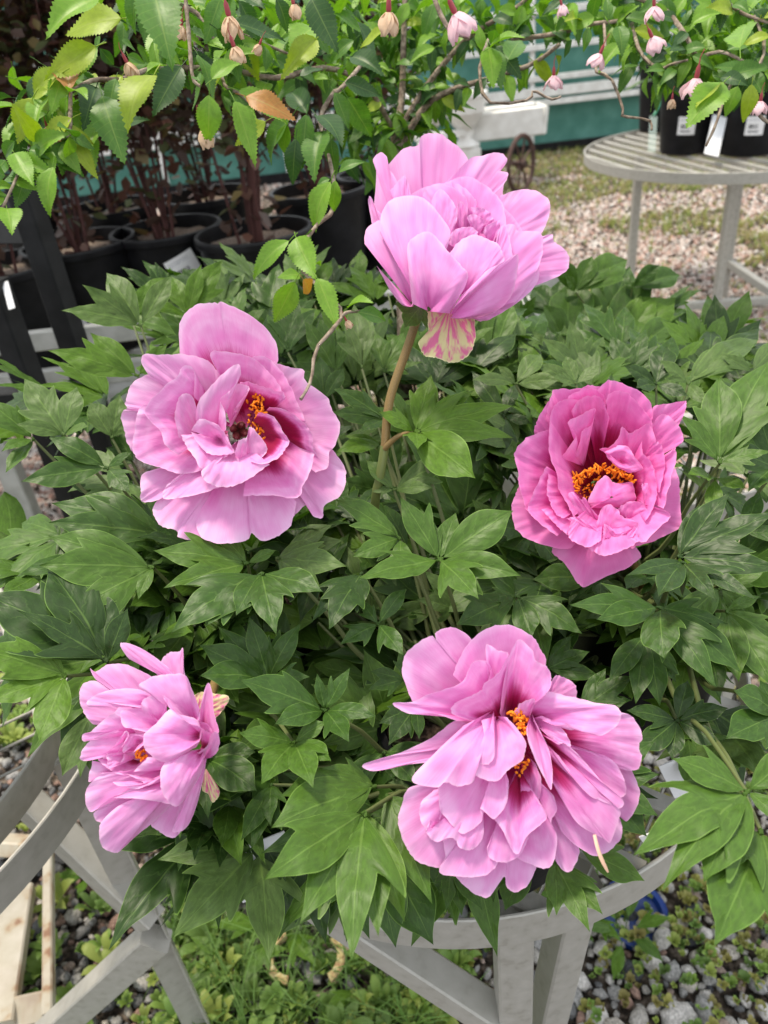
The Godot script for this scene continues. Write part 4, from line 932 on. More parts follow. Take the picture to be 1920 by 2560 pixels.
func foliage() -> void:
	var i := 0
	for e in leaf_list():
		leaf(e, i)
		i += 1
	for e in back_list():
		var b := MB.new()
		var d := 1.12 + 0.03 * sin(i * 2.0)
		var node := at(e[0], e[1], d)
		var r := RandomNumberGenerator.new()
		r.seed = 300 + i
		for k in range(2, e.size()):
			var tip := at(e[k][0], e[k][1], d + r.randf_range(-0.03, 0.04))
			leaflet(b, node.lerp(tip, 0.05), tip, facing(node, 0.35) + Vector3(r.randf_range(-1, 1), 0, r.randf_range(-1, 1)) * 0.3, [0, 0, 2, 1][r.randi_range(0, 3)], r.randf_range(0.36, 0.48), r.randf_range(0.03, 0.08), r.randf_range(0.2, 0.5), r.randi_range(0, 60))
		var o := built(plants[3], "leaf", b, M["leaf_%d" % [0, 1, 3][i % 3]])
		stalk(o, node, 3, r)
		i += 1
	# the leaves in the depth of the plants, from a few shapes
	var shapes := []
	var r := RandomNumberGenerator.new()
	r.seed = 77
	for k in 8:
		var b := MB.new()
		var n := r.randi_range(3, 5)
		for j in n:
			var a := (j - (n - 1) / 2.0) * r.randf_range(0.60, 0.85)
			var l := 0.085 * (1.0 if absf(a) < 0.3 else 0.78) * r.randf_range(0.85, 1.1)
			leaflet(b, Vector3(sin(a), 0, -cos(a)) * 0.006, Vector3(sin(a) * l, r.randf_range(-0.012, 0.012), -cos(a) * l), Vector3.UP, [4, 3, 1, 2, 3][j % 5], r.randf_range(0.26, 0.36), r.randf_range(0.04, 0.1), r.randf_range(0.1, 0.3), r.randi_range(0, 60))
		shapes.append(b.mesh())
	var field := [[480, 1330, 640, 2080, 60, 1], [600, 1350, 1350, 2150, 110, 0], [1300, 1350, 1900, 1850, 60, 2], [700, 800, 1250, 1400, 60, 0], [30, 950, 420, 1640, 34, 1], [1220, 900, 1920, 1350, 40, 2], [1260, 780, 1860, 900, 16, 3], [420, 700, 1000, 980, 90, 0], [1000, 800, 1300, 1000, 26, 0], [1200, 860, 1920, 1020, 46, 2], [880, 1280, 1160, 1620, 46, 0], [280, 1300, 560, 1700, 26, 1], [1150, 960, 1340, 1250, 24, 2]]
	for f in field:
		for k in int(f[4]):
			var x := r.randf_range(f[0], f[2])
			var y := r.randf_range(f[1], f[3])
			if f[5] == 1 and x < 300 and y > 1100 and y < 1330:
				continue
			var d := dep(y) + r.randf_range(0.035, 0.13) if f[5] != 3 else 1.16 + r.randf_range(0.0, 0.14)
			var p := at(x, y, d)
			var pl: Node3D = plants[f[5]]
			var o := part(pl, "leaf", shapes[r.randi_range(0, 7)], M["leaf_%d" % [0, 1, 1, 0, 2, 4, 4, 3][r.randi_range(0, 7)]])
			var out := p - Vector3(soils[f[5]].x, p.y, soils[f[5]].z)
			var yaw := atan2(-out.x, -out.z) + r.randf_range(-0.9, 0.9)
			o.transform = Transform3D(Basis(Vector3.UP, yaw) * Basis(Vector3.RIGHT, r.randf_range(-0.8, 0.9)) * Basis(Vector3.BACK, r.randf_range(-0.5, 0.5)) * Basis.from_scale(Vector3.ONE * r.randf_range(0.7, 1.25)), p - pl.global_position)
			if r.randf() < 0.4:
				var s := MB.new()
				var root: Vector3 = soils[f[5]] + Vector3(r.randf_range(-0.03, 0.03), 0, r.randf_range(-0.03, 0.03))
				s.tube(catmull([p, p.lerp(root, 0.5) + Vector3(0, -0.02, 0), root], 6), [0.0012, 0.0015, 0.0018, 0.002, 0.0022, 0.0023, 0.0024], 5, false)
				for q in s.v.size():
					s.v[q] -= pl.global_position
				part(pl, "stalk", s.mesh(), M.stalk)


func cherry_leaf(kind: int, long: float) -> ArrayMesh:
	# a toothed blade along -z with its stalk end at the origin
	var b := MB.new()
	var nu := 34
	var rows := []
	var uvs := []
	for r in nu + 1:
		var u := float(r) / nu
		var w := 0.235 * pow(sin(PI * pow(u, 0.70)), 0.95) * (1.0 - 0.10 * u) if u < 1.0 else 0.0
		var row := PackedVector3Array()
		var ur := PackedVector2Array()
		for k in range(-3, 4):
			var f := absf(k) / 3.0
			var tooth := (0.019 if r % 2 == 0 else -0.012) * (1.0 if f > 0.99 and u > 0.06 and u < 0.97 else 0.0)
			var x := (w * f + tooth) * signf(k)
			var y := u + f * w * 0.35 * (1.0 - u) + (0.012 if r % 2 == 0 and f > 0.99 else 0.0)
			var z := 0.10 * sin(PI * u) * (1.0 - 0.6 * kind) - (0.16 + 0.12 * kind) * u * u + absf(x) * (0.30 + 0.22 * sin(kind * 2.0)) + 0.025 * sin(u * 9.0 + kind * 2.0) * f
			row.append(Vector3(x, z, -y) * long)
			ur.append(Vector2(u, 0.5 + 0.5 * k / 3.0))
		rows.append(row)
		uvs.append(ur)
	b.grid(rows, uvs)
	b.tube([Vector3(0, 0.01, 0.22) * long, Vector3(0, 0.012, 0.1) * long, Vector3.ZERO], [0.010 * long, 0.009 * long, 0.008 * long], 5, false)
	return b.mesh()


func place_cherry(tree: Node3D, shapes: Array, p0: Vector3, p1: Vector3, tint: int, r: RandomNumberGenerator, wide := 1.0) -> void:
	var axis := p1 - p0
	var l := axis.length()
	var t := axis / l
	var hint := (facing(p0, 0.5) + Vector3(r.randf_range(-1, 1), r.randf_range(-0.3, 0.6), r.randf_range(-1, 1)) * 0.45).normalized()
	var n := (hint - t * hint.dot(t)).normalized()
	var s := n.cross(-t)
	var o := part(tree, "leaf", shapes[r.randi_range(0, shapes.size() - 1)], M["cherry_%d" % tint])
	o.transform = Transform3D(Basis(s * l * wide, n * l, -t * l), p0)


func blossom(tree: Node3D, x: float, y: float, d: float, size: float, lean: float, fresh: bool, r: RandomNumberGenerator) -> void:
	# a nodding flower: red stalk and calyx tube, petals hanging below; size is its length in photo pixels
	var o := Node3D.new()
	o.name = "blossom"
	tree.add_child(o, true)
	var l := size * d / F
	var top := at(x, y, d)
	o.position = top
	var down := (Vector3.DOWN + RGT * lean).normalized()
	var b := MB.new()
	b.tube([-down * l * 0.42 + RGT * l * 0.08, -down * l * 0.2, Vector3.ZERO, down * l * 0.10, down * l * 0.34, down * l * 0.42], [l * 0.016, l * 0.016, l * 0.022, l * 0.07, l * 0.085, l * 0.05], 7)
	part(o, "calyx", b.mesh(), M.calyx)
	var side := down.cross(FWD).normalized()
	var fwd := down.cross(side)
	for k in 5:
		var a := TAU * k / 5.0 + r.randf()
		var dir := side * cos(a) + fwd * sin(a)
		var perp := down.cross(dir)
		var pb := MB.new()
		var rows := []
		var uvs := []
		var sp := r.randf_range(0.16, 0.30) * (1.5 if fresh else 0.8)
		for i in 7:
			var u := i / 6.0
			var w := l * 0.26 * sin(PI * minf(0.14 + u * 0.82, 1.0))
			var row := PackedVector3Array()
			var ur := PackedVector2Array()
			for j in 5:
				var v := j / 2.0 - 1.0
				row.append(down * l * (0.40 + 0.62 * u) + dir * l * (0.07 + sp * sin(u * 1.7) - 0.05 * v * v) + perp * w * v + dir * l * 0.03 * sin(v * 5.0 + u * 6.0 + k))
				ur.append(Vector2(u, v))
			rows.append(row)
			uvs.append(ur)
		pb.grid(rows, uvs)
		part(o, "petal", pb.mesh(), M.blush_petal if fresh else M.spent_petal)


func cherry() -> void:
	var tree := thing("cherry_shrub", "dwarf flowering cherry with zigzag twigs and faded blossoms arching over the peonies", "shrub")
	var r := RandomNumberGenerator.new()
	r.seed = 4242
	var shapes := [cherry_leaf(0, 1.0), cherry_leaf(1, 1.0), cherry_leaf(2, 1.0), cherry_leaf(3, 1.0)]
	var base := Vector3(0.045, 0.885, -0.86)
	# branches: from radius (mm), to radius, then x, y, depth
	var branches := [
		[8.5, 7, "trunk", [[1012, 960, 0.87], [1010, 880, 0.88], [1008, 780, 0.89], [1000, 600, 0.92], [1000, 430, 0.95], [990, 340, 0.95]]],
		[5, 2.5, "branch", [[990, 345, 0.95], [1005, 240, 0.95], [1008, 130, 0.94], [1012, 0, 0.93], [1015, -60, 0.93]]],
		[4.5, 2, "branch", [[1000, 370, 0.95], [1060, 270, 0.93], [1130, 225, 0.91], [1230, 195, 0.88], [1330, 160, 0.86], [1400, 110, 0.84]]],
		[4, 1.8, "branch", [[990, 340, 0.95], [1070, 210, 0.93], [1170, 95, 0.90], [1290, 20, 0.87], [1340, -30, 0.86]]],
		[2.8, 1.5, "branch", [[1280, 100, 0.88], [1390, 84, 0.85], [1480, 60, 0.82], [1545, 52, 0.80], [1570, 30, 0.79]]],
		[3, 1.2, "branch", [[1560, -20, 0.80], [1660, 25, 0.78], [1715, 90, 0.76], [1742, 140, 0.75], [1805, 130, 0.74], [1880, 165, 0.73]]],
		[2, 1.0, "twig", [[1580, 60, 0.80], [1600, 130, 0.78], [1645, 172, 0.77], [1680, 160, 0.76], [1720, 150, 0.75]]],
		[1.6, 0.9, "twig", [[1510, 60, 0.80], [1512, 140, 0.77], [1487, 176, 0.76], [1528, 197, 0.75], [1558, 275, 0.74], [1556, 290, 0.74], [1622, 300, 0.74], [1629, 325, 0.74]]],
		[1.6, 0.9, "twig", [[1220, 100, 0.80], [1210, 130, 0.72], [1199, 185, 0.71], [1222, 255, 0.70], [1320, 250, 0.70], [1334, 227, 0.70], [1376, 248, 0.70], [1402, 242, 0.70]]],
		[1.5, 1.1, "twig", [[1075, -30, 0.50], [1120, 70, 0.50], [1175, 92, 0.50]]],
		[1.5, 0.9, "twig", [[1885, 40, 0.74], [1912, 120, 0.73], [1880, 190, 0.72], [1830, 208, 0.72], [1800, 208, 0.72]]],
		[1.4, 0.9, "twig", [[1830, 208, 0.72], [1812, 240, 0.71], [1790, 310, 0.70], [1765, 365, 0.70]]],
		[2, 1.2, "branch", [[1790, -20, 0.75], [1850, 30, 0.74], [1930, 60, 0.73]]],
		[2, 1.0, "twig", [[1880, 240, 0.76], [1900, 290, 0.76], [1930, 310, 0.76]]],
		[3.2, 1.4, "branch", [[985, 330, 0.95], [920, 220, 0.88], [820, 170, 0.80], [690, 195, 0.74], [570, 172, 0.70], [480, 170, 0.66], [385, 170, 0.63], [310, 197, 0.60], [235, 200, 0.58], [176, 230, 0.56]]],
		[1.5, 1.2, "twig", [[462, -20, 0.60], [468, 40, 0.60], [474, 110, 0.60], [482, 195, 0.60], [500, 215, 0.60]]],
		[2, 1.2, "branch", [[430, 5, 0.68], [500, 40, 0.68], [545, 130, 0.67], [560, 210, 0.66], [600, 235, 0.65], [655, 285, 0.64]]],
		[1.8, 1.2, "branch", [[500, 40, 0.68], [580, 75, 0.69], [660, 110, 0.72], [760, 150, 0.78]]],
		[1.5, 0.9, "twig", [[176, 230, 0.56], [174, 325, 0.55], [160, 343, 0.55], [64, 392, 0.54], [48, 430, 0.53], [0, 535, 0.52]]],
		[2, 1.3, "twig", [[920, 140, 0.80], [860, 215, 0.72], [832, 235, 0.70], [800, 295, 0.68], [812, 345, 0.66], [830, 430, 0.63], [836, 520, 0.61], [772, 585, 0.585], [758, 680, 0.56]]],
		[1.4, 0.9, "twig", [[758, 680, 0.56], [815, 735, 0.54], [855, 790, 0.53], [792, 870, 0.51], [778, 950, 0.50], [752, 998, 0.49]]],
		[1.2, 0.8, "twig", [[855, 790, 0.53], [870, 780, 0.53], [905, 778, 0.54]]],
	]
	var all := []
	for e in branches:
		var pts := []
		for q in e[3]:
			pts.append(at(q[0], q[1], q[2]))
		if e[2] == "trunk":
			pts.push_front(base)
		var smooth: Array = catmull(pts, pts.size() * 3) if e[2] != "twig" else catmull(pts, pts.size() * 2)
		var rad := []
		for i in smooth.size():
			var knot := 1.0 + (0.28 if e[2] == "twig" and i % 2 == 0 and i > 0 else 0.0) * absf(sin(i * 1.9))
			rad.append(lerpf(e[0], e[1], float(i) / smooth.size()) * 0.001 * knot)
		var b := MB.new()
		b.tube(smooth, rad, 8)
		built(tree, e[2], b, M.bark)
		all.append(pts)
	# leaves one can pick out: stalk end x, y, tip x, y, depth, tint
	var L := [
		[252, -5, 104, 48, 0.50, 0], [345, -30, 321, 78, 0.50, 1], [385, -20, 425, 145, 0.50, 1], [304, 46, 145, 43, 0.52, 3], [240, 116, 117, 160, 0.55, 3], [243, 116, 156, 174, 0.56, 0],
		[174, 226, 168, 145, 0.55, 4], [153, 185, 58, 243, 0.55, 3], [156, 188, 136, 249, 0.56, 0], [121, 226, 78, 246, 0.55, 3], [81, 246, 9, 353, 0.55, 3], [116, 240, 69, 307, 0.56, 0],
		[168, 243, 153, 295, 0.55, 0], [174, 231, 217, 234, 0.55, 0], [240, 220, 214, 289, 0.58, 2], [290, 195, 269, 257, 0.57, 1], [255, 237, 286, 353, 0.56, 1], [385, 188, 307, 307, 0.56, 3],
		[454, 165, 382, 240, 0.60, 2], [116, 286, 71, 333, 0.56, 0], [156, 338, 120, 310, 0.55, 1], [174, 336, 234, 362, 0.55, 1], [174, 341, 182, 414, 0.54, 0], [139, 353, 75, 350, 0.55, 4],
		[127, 373, 95, 463, 0.54, 0], [133, 417, 116, 538, 0.53, 0], [145, 399, 207, 434, 0.56, 1], [29, 448, 95, 463, 0.53, 0], [70, 341, 66, 384, 0.54, 1], [38, 353, 0, 395, 0.54, 1],
		[17, 521, 29, 572, 0.52, 0], [15, 400, -20, 430, 0.53, 1], [304, 101, 347, 116, 0.58, 1], [249, 121, 289, 168, 0.60, 2], [318, 139, 362, 156, 0.60, 1], [250, 90, 230, 115, 0.6, 1], [420, 130, 450, 160, 0.62, 0], [205, 250, 190, 330, 0.57, 0], [180, 370, 205, 410, 0.58, 3],
		[529, 200, 596, 139, 0.56, 0], [523, 237, 520, 362, 0.55, 0], [587, 252, 654, 364, 0.56, 0], [596, 226, 720, 260, 0.57, 0], [613, 240, 723, 263, 0.565, 4], [500, 205, 485, 180, 0.57, 1],
		[769, 286, 717, 205, 0.66, 2], [729, 292, 651, 396, 0.64, 1], [720, 312, 703, 390, 0.64, 0], [766, 286, 752, 396, 0.62, 1], [740, 347, 726, 457, 0.62, 2], [807, 330, 772, 422, 0.63, 1],
		[827, 347, 830, 425, 0.64, 1], [792, 289, 859, 350, 0.64, 2], [836, 231, 882, 301, 0.66, 1], [868, 243, 940, 344, 0.67, 1], [862, 205, 949, 220, 0.68, 2], [847, 431, 911, 399, 0.60, 1],
		[827, 454, 778, 578, 0.58, 0], [839, 451, 833, 532, 0.59, 0], [825, 448, 790, 460, 0.60, 1], [723, 602, 625, 692, 0.55, 0], [740, 593, 757, 650, 0.56, 0], [775, 575, 760, 600, 0.58, 1],
		[790, 98, 714, 171, 0.66, 3], [792, 72, 723, 124, 0.68, 0], [778, -5, 824, 81, 0.62, 2], [691, -5, 737, 78, 0.62, 2], [885, 101, 821, 156, 0.66, 1], [879, 142, 949, 162, 0.70, 2], [749, 190, 800, 150, 0.7, 2], [960, 75, 891, 92, 0.70, 3],
		[738, 704, 683, 817, 0.53, 0], [793, 695, 851, 774, 0.53, 0], [758, 698, 796, 745, 0.52, 4], [772, 600, 752, 652, 0.57, 1], [752, 687, 712, 678, 0.55, 0], [775, 670, 800, 655, 0.56, 0], [895, 780, 970, 800, 0.53, 1], [870, 770, 918, 738, 0.54, 0],
		[1270, 150, 1310, 60, 0.70, 1], [1225, 120, 1300, 70, 0.68, 0], [1230, 110, 1245, 55, 0.69, 1], [1205, 125, 1195, 60, 0.69, 0], [1220, 115, 1240, 185, 0.69, 0], [1228, 118, 1260, 190, 0.70, 1], [1240, 115, 1300, 180, 0.72, 2],
		[1520, 50, 1517, -10, 0.66, 1], [1850, 120, 1842, -5, 0.62, 0], [1730, 60, 1800, 18, 0.64, 0], [1880, 210, 1870, 300, 0.64, 3], [1810, 205, 1740, 262, 0.66, 0], [1800, 208, 1742, 215, 0.66, 3], [1845, 215, 1815, 280, 0.66, 0],
		[1545, 65, 1560, 125, 0.72, 1], [1470, 70, 1462, 125, 0.72, 1], [1530, 90, 1545, 130, 0.74, 1], [1430, 100, 1400, 140, 0.74, 2], [1550, 110, 1500, 160, 0.74, 0], [1560, 70, 1590, 110, 0.76, 1],
	]
	for e in L:
		place_cherry(tree, shapes, at(e[0], e[1], e[4]), at(e[2], e[3], e[4] + r.randf_range(-0.025, 0.02)), e[5], r, r.randf_range(0.92, 1.25))
	# the rest hang from the branches in spurs
	var total := L.size()
	for bi in [18, 14, 17, 16, 1, 2, 3, 4, 5, 6, 10, 12, 13, 18, 2, 3, 1, 14]:
		var pts: Array = catmull(all[bi], 14)
		for i in range(1, pts.size()):
			if total >= 296:
				break
			for k in 1:
				var p: Vector3 = pts[i] + Vector3(r.randf_range(-1, 1), r.randf_range(-1, 1), r.randf_range(-1, 1)) * 0.006
				var px := to_px(p)
				if px.x > 1290 and px.x < 1480 and px.y > 190 or px.y > 520 or px.y > 200 and px.x > 1560:
					continue
				var dir := Vector3(r.randf_range(-1, 1), r.randf_range(-0.9, 0.45), r.randf_range(-1, 1)).normalized()
				place_cherry(tree, shapes, p, p + dir * r.randf_range(0.020, 0.036), [1, 2, 2, 1, 0, 3][r.randi_range(0, 5)] if bi < 14 else [0, 1, 3, 0, 1, 3][r.randi_range(0, 5)], r, r.randf_range(0.9, 1.2))
				total += 1
	# the dense heart of the shrub, too many to count
	var put := [[], [], []]
	var zones := [[840, -20, 1110, 330, 300, 0.93, 1.06], [560, -20, 900, 200, 170, 0.76, 0.98], [1080, -30, 1300, 120, 70, 0.88, 1.0], [1560, -30, 1930, 190, 200, 0.76, 0.95], [1300, -30, 1600, 60, 50, 0.82, 0.95], [850, 280, 1030, 420, 60, 0.9, 1.02], [1680, 80, 1930, 190, 40, 0.75, 0.86], [280, -30, 600, 170, 90, 0.62, 0.8], [20, 150, 260, 330, 40, 0.58, 0.66]]
	for z in zones:
		for k in int(z[4]):
			var p := at(r.randf_range(z[0], z[2]), r.randf_range(z[1], z[3]), r.randf_range(z[5], z[6]))
			var dir := Vector3(r.randf_range(-1, 1), r.randf_range(-1, 0.3), r.randf_range(-1, 1)).normalized()
			var n := Vector3(r.randf_range(-0.6, 0.6), 1, r.randf_range(-0.6, 0.8)).normalized()
			n = (n - dir * n.dot(dir)).normalized()
			var l := r.randf_range(0.022, 0.042)
			put[[0, 0, 1, 1, 2][r.randi_range(0, 4)]].append(Transform3D(Basis(n.cross(-dir) * l, n * l, -dir * l), p))
	for i in 3:
		multi(tree, "foliage", shapes[i + 1], M["cherry_%d" % i], put[i], [])
	for e in [[562, 0, 0.58, 88, 0.1, false], [575, 88, 0.58, 66, 0.2, false], [655, 95, 0.62, 40, -0.6, false], [497, 295, 0.56, 70, 0.15, false], [728, -15, 0.60, 55, 0.1, false], [1120, -5, 0.46, 95, 0.5, true], [1385, 165, 0.72, 52, 0.0, true], [1510, 110, 0.70, 55, -0.4, true], [1620, 70, 0.68, 60, 0.6, true], [1635, -10, 0.68, 55, 0.1, true], [1748, 160, 0.68, 78, -0.1, true], [1682, 232, 0.70, 36, 0.0, false], [305, 132, 0.57, 58, 0.3, false], [1400, -5, 0.72, 40, 0.3, true], [455, 40, 0.60, 52, -0.3, false], [972, -10, 0.62, 85, -0.1, false], [1790, 245, 0.70, 30, -0.4, false], [112, 300, 0.57, 40, 0.0, false], [1905, 230, 0.70, 50, 0.0, true], [860, 790, 0.53, 34, 0.4, false]]:
		blossom(tree, e[0], e[1], e[2], e[3], e[4], e[5], r)
	var pot := make_pot(0.085, 0.068, 0.16, true)
	pot_at(pot, base - Vector3(0, 0.145, 0), "plain black plastic pot holding the flowering cherry's trunk", "")


func make_pot(rt: float, rb: float, h: float, dark: bool) -> Dictionary:
	var wall := MB.new()
	wall.lathe([Vector2(0.0, 0.003), Vector2(rb * 0.94, 0.0), Vector2(rb, 0.006), Vector2(lerpf(rb, rt, 0.5), h * 0.5), Vector2(rt * 0.985, h * 0.94)], 40, Transform3D())
	wall.lathe([Vector2(rt * 0.955, h), Vector2(rt * 0.94, h * 0.80)], 40, Transform3D())
	var rim := MB.new()
	rim.lathe([Vector2(rt * 0.985, h * 0.925), Vector2(rt * 1.03, h * 0.928), Vector2(rt * 1.045, h * 0.94), Vector2(rt * 1.045, h * 0.985), Vector2(rt * 1.03, h), Vector2(rt * 0.97, h), Vector2(rt * 0.952, h * 0.985)], 40, Transform3D())
	var soil := MB.new()
	var rows := []
	var uvs := []
	for i in 7:
		var row := PackedVector3Array()
		var ur := PackedVector2Array()
		for k in 25:
			var a := TAU * k / 24.0
			var q := rt * 0.945 * i / 6.0
			row.append(Vector3(cos(a) * q, h * 0.87 + 0.012 * rt / 0.1 * noise.get_noise_2d(cos(a) * i * 0.7, sin(a) * i * 0.7), sin(a) * q))
			ur.append(Vector2(i / 6.0, k / 24.0))
		rows.append(row)
		uvs.append(ur)
	soil.grid(rows, uvs)
	return {"wall": wall.mesh(), "rim": rim.mesh(), "soil": soil.mesh(), "dark": dark, "rt": rt, "rb": rb, "h": h}


func pot_at(pot: Dictionary, pos: Vector3, label: String, group: String) -> Node3D:
	var o := thing("plant_pot", label, "plant pot", pos, group)
	part(o, "wall", pot.wall, M.black_plastic)
	part(o, "rim", pot.rim, M.black_plastic)
	part(o, "soil", pot.soil, M.soil if pot.dark else M.sand)
	return o


# a paper label that follows the pot's wall; az is measured from the side that faces the camera
func sticker(o: Node3D, pot: Dictionary, az: float, y0: float, wide: float, high: float, roll: float) -> void:
	var face := EYE - o.position
	var a0 := atan2(face.z, face.x) + az
	var rows := []
	var uvs := []
	for i in 7:
		var row := PackedVector3Array()
		var ur := PackedVector2Array()
		for k in 7:
			var u := k / 6.0 - 0.5
			var v := i / 6.0 - 0.5
			var du := u * wide * cos(roll) + v * high * sin(roll)
			var dv := -v * high * cos(roll) + u * wide * sin(roll)
			var y: float = y0 + dv
			var rad: float = lerpf(pot.rb, pot.rt * 0.985, clampf(y / (pot.h * 0.94), 0, 1)) + 0.0022
			var a := a0 - du / rad
			row.append(Vector3(cos(a) * rad, y, sin(a) * rad))
			ur.append(Vector2(u + 0.5, v + 0.5))
		rows.append(row)
		uvs.append(ur)
	var b := MB.new()
	b.grid(rows, uvs)
	part(o, "price_label", b.mesh(), M.sticker)


func ring(b: MB, c: Vector3, rad: float, high: float, thick: float, segs := 96) -> void:
	var e := 0.0012
	var prof := [Vector2(rad, -high + e), Vector2(rad, -e), Vector2(rad - e, 0), Vector2(rad - thick + e, 0), Vector2(rad - thick, -e), Vector2(rad - thick, -high + e), Vector2(rad - thick + e, -high), Vector2(rad - e, -high), Vector2(rad, -high + e)]
	for i in prof.size() - 1:
		b.lathe([prof[i], prof[i + 1]], segs, Transform3D(Basis(), c))


func slats(o: Node3D, c: Vector3, rad: float, dir: Vector3, gap: float, w: float, cross_gap: float, mt: Material = null) -> void:
	mt = mt if mt else M.zinc
	var s := dir.cross(Vector3.UP).normalized()
	var n := int(rad / gap)
	for i in range(-n, n + 1):
		var q := i * gap
		var half := sqrt(maxf(0.0, rad * rad - q * q)) - 0.004
		if half < 0.03:
			continue
		var b := MB.new()
		b.bar(c + s * q - dir * half, c + s * q + dir * half, w, 0.012, s, 0.0015)
		built(o, "slat", b, mt)
	var cw := MB.new()
	n = int(rad / cross_gap)
	for i in range(-n, n + 1):
		var q := i * cross_gap
		var half := sqrt(maxf(0.0, rad * rad - q * q)) - 0.004
		if half > 0.03:
			cw.tube([c + dir * q - s * half - Vector3(0, 0.004, 0), c + dir * q + s * half - Vector3(0, 0.004, 0)], [0.0018, 0.0018], 5, false)
	built(o, "cross_wires", cw, mt).set_meta("kind", "stuff")


func leg_angle(o: Node3D, top: Vector3, foot: Vector3, inward: Vector3, w: float) -> void:
	# an L-section steel leg
	var b := MB.new()
	var t := (foot - top).normalized()
	var s := (inward - t * inward.dot(t)).normalized()
	var u := t.cross(s)
	b.bar(top, foot, w, 0.003, u, 0.0008)
	b.bar(top + s * w / 2 + u * (w / 2 - 0.0015), foot + s * w / 2 + u * (w / 2 - 0.0015), 0.003, w - 0.004, u, 0.0008)
	var l := built(o, "leg", b, M.zinc)
	for h in [0.5, 0.56, 0.08, 0.14]:
		var p: Vector3 = top.lerp(foot, h)
		var hb := MB.new()
		hb.bar(p - t * 0.005 - s * 0.0017, p + t * 0.005 - s * 0.0017, 0.009, 0.0006, u, 0.0001)
		for k in hb.v.size():
			hb.v[k] -= o.global_position
		part(l, "bolt_hole", hb.mesh(), M.black_steel)


